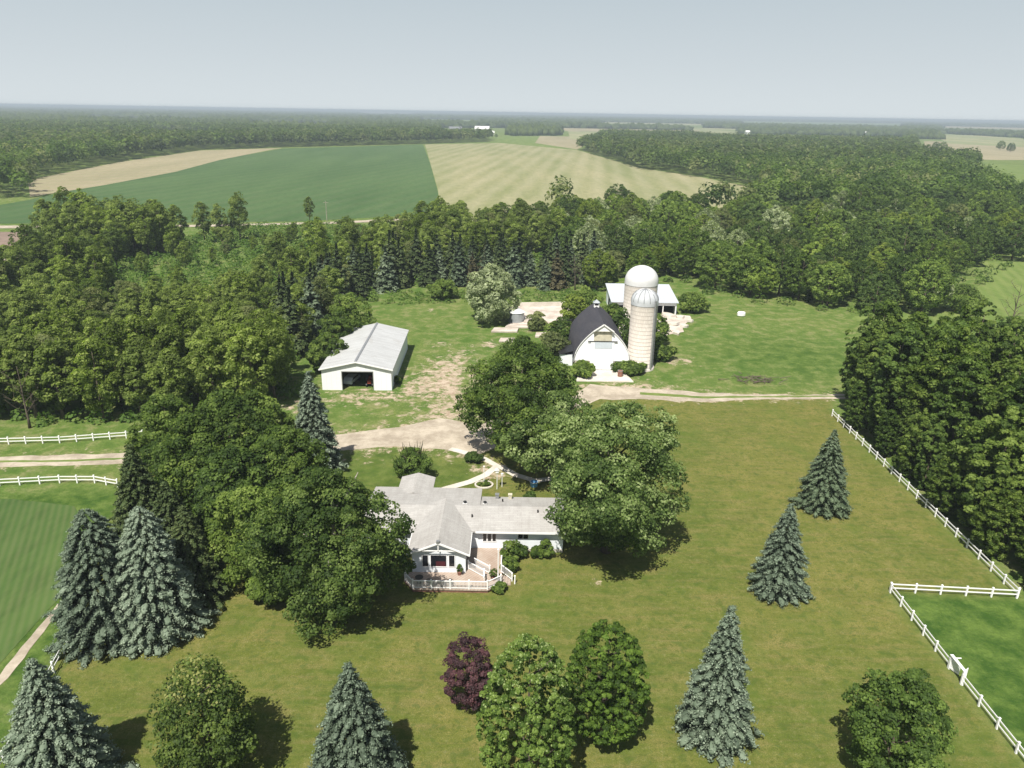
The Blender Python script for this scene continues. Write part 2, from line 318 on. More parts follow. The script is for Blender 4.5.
# ------------------------------------------------------------------ object helpers
def link(o, parent=None):
    C.objects.link(o)
    if parent is not None: o.parent = parent
    return o
def tag(o, label=None, cat=None, group=None, kind=None):
    if label: o['label'] = label
    if cat: o['category'] = cat
    if group: o['group'] = group
    if kind: o['kind'] = kind
    return o
def thing(name, label, cat, loc=(0, 0, 0), rz=0, group=None):
    o = bpy.data.objects.new(name, None); o.empty_display_size = 0.5; link(o)
    o.location = loc; o.rotation_euler = (0, 0, rz)
    return tag(o, label, cat, group)
def mesh_np(name, V, Fq, mat, tint=None, tip=None, smooth=False):
    """V (n,3); Fq (m,k) equal sized faces"""
    me = bpy.data.meshes.new(name); V = np.asarray(V, np.float32); Fq = np.asarray(Fq, np.int32)
    m, kk = Fq.shape
    me.vertices.add(len(V)); me.vertices.foreach_set('co', V.ravel())
    me.loops.add(m * kk); me.loops.foreach_set('vertex_index', Fq.ravel())
    me.polygons.add(m); me.polygons.foreach_set('loop_start', np.arange(0, m * kk, kk, dtype=np.int32))
    me.polygons.foreach_set('loop_total', np.full(m, kk, np.int32))
    if smooth: me.polygons.foreach_set('use_smooth', np.ones(m, bool))
    me.update(calc_edges=True)
    for nm, arr in (('tint', tint), ('tip', tip)):
        if arr is not None:
            a = me.attributes.new(nm, 'FLOAT', 'FACE'); a.data.foreach_set('value', np.asarray(arr, np.float32))
    me.materials.append(mat); return me
class MB:
    def __init__(s): s.v = []; s.f = []
    def add(s, vs, fs):
        b = len(s.v); s.v += [tuple(v) for v in vs]; s.f += [tuple(i + b for i in f) for f in fs]; return s
    def box(s, x0, x1, y0, y1, z0, z1):
        vs = [(x0, y0, z0), (x1, y0, z0), (x1, y1, z0), (x0, y1, z0), (x0, y0, z1), (x1, y0, z1), (x1, y1, z1), (x0, y1, z1)]
        return s.add(vs, [(3, 2, 1, 0), (4, 5, 6, 7), (0, 1, 5, 4), (1, 2, 6, 5), (2, 3, 7, 6), (3, 0, 4, 7)])
    def bar(s, a, b, w, h):
        a, b = Vector(a), Vector(b); d = (b - a).normalized(); up = Vector((0, 0, 1)) if abs(d.z) < 0.95 else Vector((0, 1, 0))
        r = d.cross(up).normalized(); u = r.cross(d)
        vs = [p + r * (w / 2 * i) + u * (h / 2 * j) for p in (a, b) for i, j in ((-1, -1), (1, -1), (1, 1), (-1, 1))]
        return s.add(vs, [(0, 1, 2, 3), (7, 6, 5, 4), (0, 4, 5, 1), (1, 5, 6, 2), (2, 6, 7, 3), (3, 7, 4, 0)])
    def tube(s, pts, rads, n=8, cap=True):
        pts = [Vector(p) for p in pts]; vs = []
        for i, p in enumerate(pts):
            d = (pts[min(i + 1, len(pts) - 1)] - pts[max(i - 1, 0)]).normalized()
            up = Vector((1, 0, 0)) if abs(d.z) > 0.7 else Vector((0, 0, 1))
            r = d.cross(up).normalized(); u = r.cross(d)
            for k in range(n):
                a = 2 * math.pi * k / n; vs.append(p + (r * math.cos(a) + u * math.sin(a)) * rads[i])
        fs = [(i * n + k, i * n + (k + 1) % n, (i + 1) * n + (k + 1) % n, (i + 1) * n + k) for i in range(len(pts) - 1) for k in range(n)]
        if cap: fs += [tuple(range(n))[::-1], tuple((len(pts) - 1) * n + k for k in range(n))]
        return s.add(vs, fs)
    def lathe(s, prof, n=32, c=(0, 0)):
        vs = [(c[0] + r * math.cos(2 * math.pi * k / n), c[1] + r * math.sin(2 * math.pi * k / n), z) for r, z in prof for k in range(n)]
        fs = [(i * n + k, i * n + (k + 1) % n, (i + 1) * n + (k + 1) % n, (i + 1) * n + k) for i in range(len(prof) - 1) for k in range(n)]
        return s.add(vs, fs)
    def prism(s, poly, axis, a0, a1):
        """extrude 2-D polygon along axis 'x','y','z'"""
        n = len(poly)
        def pt(p, a): return {'x': (a, p[0], p[1]), 'y': (p[0], a, p[1]), 'z': (p[0], p[1], a)}[axis]
        vs = [pt(p, a0) for p in poly] + [pt(p, a1) for p in poly]
        return s.add(vs, [tuple(range(n))[::-1], tuple(range(n, 2 * n))] + [(i, (i + 1) % n, n + (i + 1) % n, n + i) for i in range(n)])
    def build(s, name, mat, parent=None, smooth=False, bevel=0.0):
        me = bpy.data.meshes.new(name); me.from_pydata(s.v, [], s.f); me.update()
        import bmesh
        bm = bmesh.new(); bm.from_mesh(me); bmesh.ops.recalc_face_normals(bm, faces=bm.faces)
        if bevel: bmesh.ops.bevel(bm, geom=bm.edges[:], offset=bevel, segments=1, affect='EDGES')
        bm.to_mesh(me); bm.free()
        if smooth: me.polygons.foreach_set('use_smooth', np.ones(len(me.polygons), bool))
        me.materials.append(M[mat] if isinstance(mat, str) else mat)
        return link(bpy.data.objects.new(name, me), parent)
def struct(o): o['kind'] = 'structure'; return o

rng = np.random.default_rng(7); random.seed(11)

def jitter(poly, step=2.0, amp=0.5, seed=1):
    r = np.random.default_rng(seed); out = []; n = len(poly)
    for i in range(n):
        a, b = np.array(poly[i]), np.array(poly[(i + 1) % n]); L = np.linalg.norm(b - a); m = max(1, int(L / step))
        nn = np.array([-(b - a)[1], (b - a)[0]]) / max(L, 1e-6)
        for k in range(m):
            p = a + (b - a) * k / m
            if k: p = p + nn * r.normal(0, amp)
            out.append(tuple(p))
    return out
def sheet(name, poly, z, mat, step=0, amp=0, seed=1):
    if step: poly = jitter(poly, step, amp, seed)
    import bmesh
    bm = bmesh.new(); vs = [bm.verts.new((x, y, z)) for x, y in poly]; f = bm.faces.new(vs)
    bmesh.ops.recalc_face_normals(bm, faces=[f])
    bm.normal_update()
    if f.normal.z < 0: f.normal_flip()
    bmesh.ops.triangulate(bm, faces=[f])
    me = bpy.data.meshes.new(name); bm.to_mesh(me); bm.free(); me.materials.append(M[mat])
    return struct(link(bpy.data.objects.new(name, me)))

# ------------------------------------------------------------------ ground sheet
LAWN = [P(-60, 900), P(40, 690), P(72, 632), P(95, 560), P(140, 470), P(200, 470), P(345, 452), P(470, 455), P(500, 400), P(600, 392), P(832, 397), P(832, 411), (54.4, 67.2), (41.2, 67.6), (41.2, 20), (-60, 20)]
YARDLAWN = GP([(345, 450), (455, 450), (497, 470), (440, 492), (340, 492)])
PADDOCK = [(41.2, 67.4), (54.6, 67.0), (90, 66), (90, 30), (41.2, 30)]
DIRT = GP([(330, 392), (395, 390), (430, 360), (470, 350), (480, 395), (470, 425), (480, 455), (420, 452), (345, 452), (340, 430), (400, 425), (430, 400), (360, 405), (330, 400)])
TRACKD = GP([(560, 386), (640, 378), (700, 390), (848, 392), (848, 401), (700, 404), (560, 398)])
MARKS = [(P(455, 375), 9), (P(440, 345), 3), (P(490, 345), 4), (P(600, 583), 1.0), (P(680, 361), 4), (P(720, 376), 0), (P(545, 325), 9), (P(430, 310), 2), (P(300, 405), 5), (P(570, 465), 4), (P(490, 470), 4), (P(412, 390), 3)]
DRIVE = GP([(-60, 469), (0, 467), (60, 466), (130, 463), (230, 460), (345, 450), (395, 446), (450, 450), (475, 456), (490, 450), (474, 425), (440, 418), (400, 427), (345, 434), (230, 448), (130, 453), (60, 455), (0, 457), (-60, 458)])
def ground():
    ax = np.arange(-130, 140.1, 1.0); ex = 140 * 1.16 ** np.arange(1, 34)
    xs = np.concatenate([-ex[::-1], ax, ex]); xs = np.clip(xs, -20000, 20000); xs = np.unique(xs)
    ay = np.arange(20, 260.1, 1.0); ey = 260 * 1.15 ** np.arange(1, 32)
    ys = np.unique(np.clip(np.concatenate([[-400, -150, -50, 0], ay, ey]), -400, 20000))
    X, Y = np.meshgrid(xs, ys); nx, ny = len(xs), len(ys)
    V = np.stack([X.ravel(), Y.ravel(), np.zeros(X.size)], 1)
    i = np.arange((nx - 1) * (ny - 1)); r, c = i // (nx - 1), i % (nx - 1); a = r * nx + c
    me = mesh_np('ground', V, np.stack([a, a + 1, a + nx + 1, a + nx], 1), M['ground'])
    x, y = V[:, 0], V[:, 1]
    sm = lambda d, w: np.clip(0.5 + d / w, 0, 1)
    lawn = np.maximum(sm(sdist(x, y, LAWN), 1.6), sm(sdist(x, y, YARDLAWN), 1.2))
    dirt = np.maximum(sm(sdist(x, y, DIRT), 14) * 0.95, sm(sdist(x, y, TRACKD), 5) * 0.6)
    dirt = np.maximum(dirt, sm(sdist(x, y, DRIVE) + 1.2, 4) * 0.55)
    for (p, rr) in MARKS:
        if rr: dirt = np.maximum(dirt, 0.62 * np.clip(1.4 - np.hypot((x - p[0]), (y - p[1])) / rr, 0, 1))
    lush = sm(sdist(x, y, PADDOCK), 1.5)
    lush = np.maximum(lush, np.clip(1.2 - np.hypot((x - 60) / 22, (y - 150) / 18), 0, 1) * 0.8)
    lush = np.maximum(lush, sm(sdist(x, y, GP([(0, 497), (60, 490), (120, 490), (90, 560), (70, 640), (0, 760)])), 3) * 0.9)
    yl = sm(sdist(x, y, YARDLAWN), 1.2); lawn = lawn * (1 - 0.55 * yl); lush = np.maximum(lush, yl * 0.8)
    ca = me.color_attributes.new('cover', 'FLOAT_COLOR', 'POINT')
    ca.data.foreach_set('color', np.stack([dirt, lawn, lush, np.ones_like(dirt)], 1).astype(np.float32).ravel())
    struct(link(bpy.data.objects.new('ground', me)))
ground()

# fields (structure): each a sheet a little above the one below
CROP = GP([(-60, 224), (-40, 212), (28, 200), (120, 180), (200, 163), (283, 148.5), (423, 144.5), (430, 163), (438, 192), (440, 214), (300, 221.5), (150, 223)])
HAY = GP([(425, 144.5), (500, 143), (577, 150), (640, 168), (700, 177), (745, 186), (770, 196), (700, 215), (560, 225), (441, 220), (438, 190)])
TANS = GP([(30, 197), (28, 180), (120, 162), (200, 150.5), (283, 148), (270, 150), (220, 160), (175, 172), (100, 186)])
sheet('crop_field', CROP, 0.05, 'crop')
sheet('hay_field', HAY, 0.06, 'hay')
sheet('fallow_field', TANS, 0.08, 'tan')
sheet('pasture', GP([(487, 136.5), (545, 136), (577, 150), (425, 144), (500, 142)]), 0.04, 'meadowsheet')
sheet('stubble_field', GP([(540, 136), (600, 137), (577, 149.5), (535, 143)]), 0.07, 'tan')
sheet('plowed_field', GP([(-20, 232), (28, 232), (30, 246), (-20, 249)]), 0.05, 'soil')
sheet('country_road', GP([(-60, 226), (200, 225.0), (330, 222), (440, 217), (440, 219.0), (330, 224), (200, 227), (-60, 229)]), 0.09, 'gravel')
sheet('country_road', GP([(33, 250), (36, 247.5), (10, 258), (-10, 262), (-10, 269), (12, 262)]), 0.10, 'gravel')
sheet('crop_field', GP([(-30, 495), (40, 502), (74, 506), (84, 522), (80, 550), (62, 596), (30, 630), (-30, 700)]), 0.03, 'crop_near', 2, 0.15, 3)
for i, pl in enumerate([
        [(924, 141), (1030, 144), (1060, 160), (960, 160), (925, 154)], [(930, 134), (985, 136), (1024, 139), (1024, 147), (950, 144)],
        [(568, 131), (700, 129), (760, 133), (700, 136), (640, 138), (600, 141), (570, 139)], [(975, 164), (1060, 166), (1080, 208), (1010, 208), (970, 184)], [(700, 134), (800, 135.5), (905, 137), (905, 140), (800, 139), (700, 137.5)]]):
    sheet('far_field', GP(pl), 0.06 + 0.02 * i, 'tan' if i in (0, 4) else ('farfield' if i != 3 else 'meadowsheet'))
sheet('meadow', GP([(975, 262), (1060, 256), (1100, 300), (1000, 318), (930, 330), (850, 320), (930, 308), (985, 286)]), 0.04, 'meadowsheet', 4, 1.0, 4)

FARPATCH = [(150, 132, 212, 134.5, 2.2), (560, 128, 700, 130.5, 3.2), (700, 133, 905, 137, 2.8), (690, 127.5, 740, 129, 1.6), (360, 111.6, 415, 112.4, 1.6), (470, 112.2, 530, 113, 1.8), (600, 122, 705, 124, 1.6), (90, 117, 205, 119, 1.5), (740, 121, 905, 123.5, 1.5), (250, 122, 330, 123.5, 1.6), (940, 126, 1030, 128, 1.8), (420, 119, 480, 120.2, 1.3)]
for i, (x0, y0, x1, y1, th) in enumerate(FARPATCH): sheet('far_field', GP([(x0, y0), (x1, y1), (x1 - 4, y1 + th), (x0 + 6, y0 + th)]), 0.25, ['farfield', 'tan', 'meadowsheet'][i % 3])
# gravel drive, farm track, walkway, concrete yard
sheet('gravel_driveway', DRIVE, 0.012, 'gravel', 2.0, 0.22, 5)
sheet('farm_track', GP([(474, 428), (520, 412), (575, 396), (590, 384), (640, 388), (700, 393), (760, 394.5), (848, 394.5), (852, 398.5), (760, 399.5), (700, 402), (640, 399), (600, 399), (540, 425), (490, 450)]), 0.016, 'gravel', 2.0, 0.3, 6)
sheet('dirt_path', [P(66, 600), P(58, 604), P(30, 638), P(-10, 688), P(-10, 699), P(16, 668), P(44, 632)], 0.036, 'gravel', 1.2, 0.12, 7)
def ribbon(name, pts, w, z, mat):
    pts = [Vector((*p, 0)) for p in pts]; L, R = [], []
    for i, p in enumerate(pts):
        d = (pts[min(i + 1, len(pts) - 1)] - pts[max(i - 1, 0)]).normalized(); n = Vector((-d.y, d.x, 0)) * w / 2
        L.append((p + n)[:2]); R.append((p - n)[:2])
    return sheet(name, L + R[::-1], z, mat)
ribbon('walkway', GP([(425, 497), (445, 489), (470, 482), (486, 475), (497, 466), (484, 459), (462, 452), (450, 449)]), 1.15, 0.05, 'concrete')
ribbon('walkway', GP([(499, 466), (515, 475), (535, 481), (560, 478)]), 1.15, 0.056, 'concrete')
sheet('grass_strip', [P(*q) for q in [(640, 392.2), (700, 396.3), (846, 395.7), (846, 396.8), (700, 398.3), (640, 394.6)]], 0.022, 'meadowsheet', 1.5, 0.12, 12)
sheet('grass_strip', [P(*q) for q in [(-40, 461.2), (60, 460.2), (132, 457.4), (132, 458.9), (60, 461.8), (-40, 462.8)]], 0.018, 'meadowsheet', 1.2, 0.08, 13)
ap = MB(); ap.prism([(13.6, 139.3), (22.0, 139.3), (23.2, 132.8), (12.2, 132.8)], 'z', 0.0, 0.16)
struct(ap.build('concrete_apron', 'concrete'))
sheet('concrete_yard', GP([(506, 306), (573, 306), (580, 322), (540, 327), (512, 326)]), 0.05, 'slab', 3, 0.3, 9)
sheet('concrete_yard', GP([(600, 312), (640, 314), (690, 316), (684, 332), (664, 336), (612, 330)]), 0.055, 'slab', 2.5, 0.7, 10)

# ------------------------------------------------------------------ leaves
def quads(pos, nrm, size, asp=1.0, r=None):
    """leaf cards at pos facing nrm"""
    r = r or rng; n = len(pos)
    nrm = nrm / np.maximum(np.linalg.norm(nrm, axis=1, keepdims=True), 1e-6)
    t = np.cross(nrm, r.normal(size=(n, 3))); t /= np.maximum(np.linalg.norm(t, axis=1, keepdims=True), 1e-6)
    b = np.cross(nrm, t); s = np.asarray(size)[:, None] * 0.5
    k = nrm * s * 0.35
    V = np.stack([pos - t * s * asp, pos - b * s + k, pos + t * s * asp, pos + b * s + k], 1).reshape(-1, 3)
    return V, np.arange(4 * n).reshape(-1, 4)

def profile(kind, t):
    if kind == 'round': return np.sqrt(np.clip(1 - (2 * t ** 0.9 - 0.92) ** 2, 0.03, 1))
    if kind == 'egg': return np.sqrt(np.clip(1 - (np.where(t < 0.35, (0.35 - t) / 0.40, (t - 0.35) / 0.67)) ** 2, 0.02, 1))
    if kind == 'tall': return np.clip(np.sin(np.pi * np.clip(t * 0.9 + 0.08, 0, 1)) ** 0.6, 0.15, 1)
    if kind == 'wide': return np.sqrt(np.clip(1 - (np.where(t < 0.3, (0.3 - t) / 0.5, (t - 0.3) / 0.72)) ** 2, 0.02, 1))
    if kind == 'top': return np.sqrt(np.clip(1 - (np.where(t < 0.58, (0.58 - t) / 0.585, (t - 0.58) / 0.45)) ** 2, 0.02, 1))
    if kind == 'vase': return np.clip(0.35 + 0.75 * np.sin(np.pi * np.clip(t, 0, 1) ** 1.3), 0.1, 1)
    return 1 - t

def crown_mesh(name, H, R, zb, ncl, nleaf, leaf, prof, mat, rc=0.22, seed=1, lobe=0.2, squash=0.75, tips=0, loose=0.0, flat=0.3, asp=1.0, airy=0.0, shell=0.0):
    r = np.random.default_rng(seed)
    t = r.uniform(0, 1, ncl * 4); keep = r.uniform(0, 1, ncl * 4) < profile(prof, t); t = t[keep][:ncl]; n = len(t)
    az = r.uniform(0, 2 * np.pi, n); ph = r.uniform(0, 6.28, 4)
    lob = 1 + lobe * (np.sin(2 * az + ph[0] + 3 * t) * 0.5 + np.sin(3 * az + ph[1] - 5 * t) * 0.6 + 0.5 * np.sin(5 * az + ph[2] + 7 * t))
    rad = R * profile(prof, t) * lob
    u = np.where(r.uniform(size=n) < 0.78, r.uniform(0.78, 1.0, n), r.uniform(0.2, 0.8, n))
    if shell: u = np.where(r.uniform(size=n) < shell, r.uniform(0.9, 1.0, n), u)
    crr = R * rc * r.uniform(0.5, 1.5, n)
    rr = np.maximum(rad * u - crr * 0.5, 0)
    cz = zb + crr * 0.6 + t * (H - zb - crr)
    cen = np.stack([rr * np.cos(az), rr * np.sin(az), cz], 1)
    ctint = r.uniform(0.0, 0.8, n)
    ci = r.integers(0, n, nleaf) if loose == 0 else r.choice(n, nleaf, p=(crr ** 2) / np.sum(crr ** 2))
    d = r.normal(size=(nleaf, 3)); d /= np.linalg.norm(d, axis=1, keepdims=True)
    out = cen[ci] - np.array([0, 0, zb + (H - zb) * 0.35]); out /= np.maximum(np.linalg.norm(out, axis=1, keepdims=True), 1e-6)
    d = d + out * 0.45 + np.array([0, 0, 0.35]); d /= np.linalg.norm(d, axis=1, keepdims=True)
    q = r.uniform(0.72, 1.10 + loose * 0.8, nleaf)[:, None]
    pos = cen[ci] + d * crr[ci][:, None] * q * np.array([1, 1, squash])
    nr = d * 0.9 + np.array([-0.12, -0.25, flat + 0.15]) + r.normal(size=(nleaf, 3)) * 0.42
    lsz = leaf * r.uniform(0.6, 1.4, nleaf)
    if airy: lsz = np.where((pos[:, 2] > zb + (H - zb) * 0.72) & (r.uniform(size=nleaf) < airy), 0.01, lsz)
    V, Fq = quads(pos, nr, lsz, asp, r)
    tint = np.clip(ctint[ci] + r.normal(0, 0.16, nleaf), 0, 1)
    tp = None
    if tips:
        hh = (pos[:, 2] - zb) / (H - zb)
        tp = (r.uniform(size=nleaf) < tips * np.clip((0.25 if tips < 0.5 else -0.42) + (hh - 0.55) * 2.2, 0.1 * (tips < 0.5), 1)).astype(float) * (q[:, 0] > 0.9)
    V[:, 2] = np.maximum(V[:, 2], 0.05)
    return mesh_np(name, V, Fq, mat, tint, tp)

def conifer_mesh(name, H, R, zb, nbr, nper, leaf, mat, seed=1, power=0.85, droop=0.1, padw=0.32, gap=0.0, ragged=0.12, usd=0.22):
    r = np.random.default_rng(seed); k = np.arange(nbr)
    t = (k + 0.5) / nbr; t = 1 - np.sqrt(1 - t * 0.992)                     # more branches low
    t = np.clip(t + r.normal(0, 0.006, nbr), 0, 0.99)
    az = k * 2.39996 + r.normal(0, 0.25, nbr)
    L = R * np.clip(1 - t, 0, 1) ** power * (1 + r.normal(0, ragged, nbr)) * np.clip(0.86 + t * 3, 0, 1) + 0.12
    z0 = zb + t * (H - zb)
    pos, nrm, tint, sz = [], [], [], []
    ca, sa = np.cos(az), np.sin(az)
    for i in range(nbr):
        Li = L[i]; w = max(0.16, padw * Li ** 0.75) ; m = max(8, int(nper * (0.45 + 0.55 * min(1, Li / R * 1.4))))
        u = 1 - np.abs(r.normal(0, usd, m)) ; u = np.clip(u, 0.12, 1.04)
        v = r.normal(0, 0.5, m) * w * (0.55 + 0.45 * np.sin(np.clip(u, 0, 1) * np.pi * 0.85))
        h = np.abs(r.normal(0, 0.10, m)) * w + 0.10 * w * np.cos(v / w * 1.4)
        rad = u * Li
        z = z0[i] - droop * rad + 0.06 * (rad / max(Li, .1)) ** 3 * Li * 0.5 + h - 0.30 * np.abs(v) - 1.1 * w * np.clip(u - 0.86, 0, 1) * 3
        pos.append(np.stack([rad * ca[i] - v * sa[i], rad * sa[i] + v * ca[i], z], 1))
        nn = np.stack([ca[i] * (0.15 + 0.5 * (u > 0.85)) - sa[i] * v / w * 0.7, sa[i] * (0.15 + 0.5 * (u > 0.85)) + ca[i] * v / w * 0.7, np.full(m, 0.9)], 1)
        nrm.append(nn + r.normal(size=(m, 3)) * 0.24)
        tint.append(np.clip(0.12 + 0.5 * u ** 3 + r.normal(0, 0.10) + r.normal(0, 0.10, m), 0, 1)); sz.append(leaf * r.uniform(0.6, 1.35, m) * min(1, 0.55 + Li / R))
    pos, nrm, tint, sz = np.concatenate(pos), np.concatenate(nrm), np.concatenate(tint), np.concatenate(sz)
    m = nbr * 4; tt = r.uniform(0, 0.97, m); rr = R * 0.45 * (1 - tt) * r.uniform(0.2, 1, m); a2 = r.uniform(0, 6.28, m)   # needles near the stem, darkened for shade inside the crown
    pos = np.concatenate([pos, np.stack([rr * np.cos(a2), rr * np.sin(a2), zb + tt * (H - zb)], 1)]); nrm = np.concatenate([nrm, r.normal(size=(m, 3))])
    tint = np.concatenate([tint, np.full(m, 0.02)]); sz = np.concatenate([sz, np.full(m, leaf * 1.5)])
    pos[:, 2] = np.maximum(pos[:, 2], 0.1)
    V, Fq = quads(pos, nrm, sz, 1.25, r)
    V[:, 2] = np.maximum(V[:, 2], 0.04)
    return mesh_np(name, V, Fq, mat, tint)

def trunk_mesh(name, H, r0, R, zb, seed=1, limbs=6, mat='bark', twigs=0, lean=0.02):
    r = random.Random(seed); b = MB()
    top = H * 0.88 if limbs else H * 0.97; pts = []; x = y = 0
    for i in range(7):
        pts.append((x, y, top * i / 6)); x += r.gauss(0, lean * H / 6); y += r.gauss(0, lean * H / 6)
    rad = [r0 * (1.25 if i == 0 else 1) * (1 - 0.88 * i / 6) for i in range(7)]
    b.tube(pts, rad, 8)
    for k in range(limbs):
        z = max(zb * 0.8, H * 0.15) + (H * 0.6 - zb * 0.5) * k / max(1, limbs - 1) * r.uniform(0.8, 1.1); z = min(z, top * 0.9)
        i = min(5, int(z / top * 6)); fz = z / top * 6 - i
        p = Vector(pts[i]).lerp(Vector(pts[i + 1]), fz); a = k * 2.4 + r.uniform(-0.4, 0.4); Lr = R * r.uniform(0.55, 0.85) * (1 - 0.45 * z / H)
        q1 = p + Vector((math.cos(a) * Lr * 0.5, math.sin(a) * Lr * 0.5, Lr * 0.45)); q2 = p + Vector((math.cos(a + 0.2) * Lr, math.sin(a + 0.2) * Lr, Lr * 1.05))
        b.tube([p, q1, q2], [r0 * 0.42, r0 * 0.27, r0 * 0.08], 5)
        for j in range(twigs):
            s = q1.lerp(q2, r.uniform(-0.3, 1)); dd = Vector((r.gauss(0, 1), r.gauss(0, 1), abs(r.gauss(0.6, 0.5)))).normalized() * R * r.uniform(0.2, 0.5)
            b.tube([s, s + dd], [r0 * 0.12, r0 * 0.03], 4)
    me = bpy.data.meshes.new(name); me.from_pydata(b.v, [], b.f); me.update(); me.materials.append(M[mat])
    me.polygons.foreach_set('use_smooth', np.ones(len(me.polygons), bool)); return me

TREES = []                                                                    # (x, y, radius) for spacing
def put_tree(name, label, cat, x, y, crown, trunk, s=1.0, rz=0.0, group=None, sz=None, note=True):
    t = thing(name, label, cat, (x, y, 0), rz, group); t.scale = (s, s, sz if sz else s)
    c = link(bpy.data.objects.new('crown', crown), t)
    if trunk: link(bpy.data.objects.new('trunk', trunk), t)
    if note: TREES.append((x, y, 0))
    return t

# ------------------------------------------------------------------ house
def gable_roof_poly(x0, x1, yf, ym, yb, ze, zr, th=0.16):
    return [(yf, ze), (ym, zr), (yb, ze), (yb, ze - th), (ym, zr - th), (yf, ze - th)]
HX, HY = 0.0, 74.2
def window_at(parent, x0, x1, z0, z1, y, name='window', nmul=0):
    """y = wall face (facing -y)"""
    fr = MB(); w = 0.07
    for a in ((x0 - w, x1 + w, z1, z1 + w), (x0 - w, x1 + w, z0 - w, z0), (x0 - w, x0, z0, z1), (x1, x1 + w, z0, z1)):
        fr.box(a[0], a[1], y - 0.06, y + 0.02, a[2], a[3])
    for i in range(nmul):
        xm = x0 + (x1 - x0) * (i + 1) / (nmul + 1); fr.box(xm - 0.03, xm + 0.03, y - 0.05, y + 0.02, z0, z1)
    g = MB(); g.box(x0, x1, y - 0.025, y + 0.02, z0, z1); go = g.build(name, 'glass', parent)
    fr.build('frame', 'vinyl', go); return go

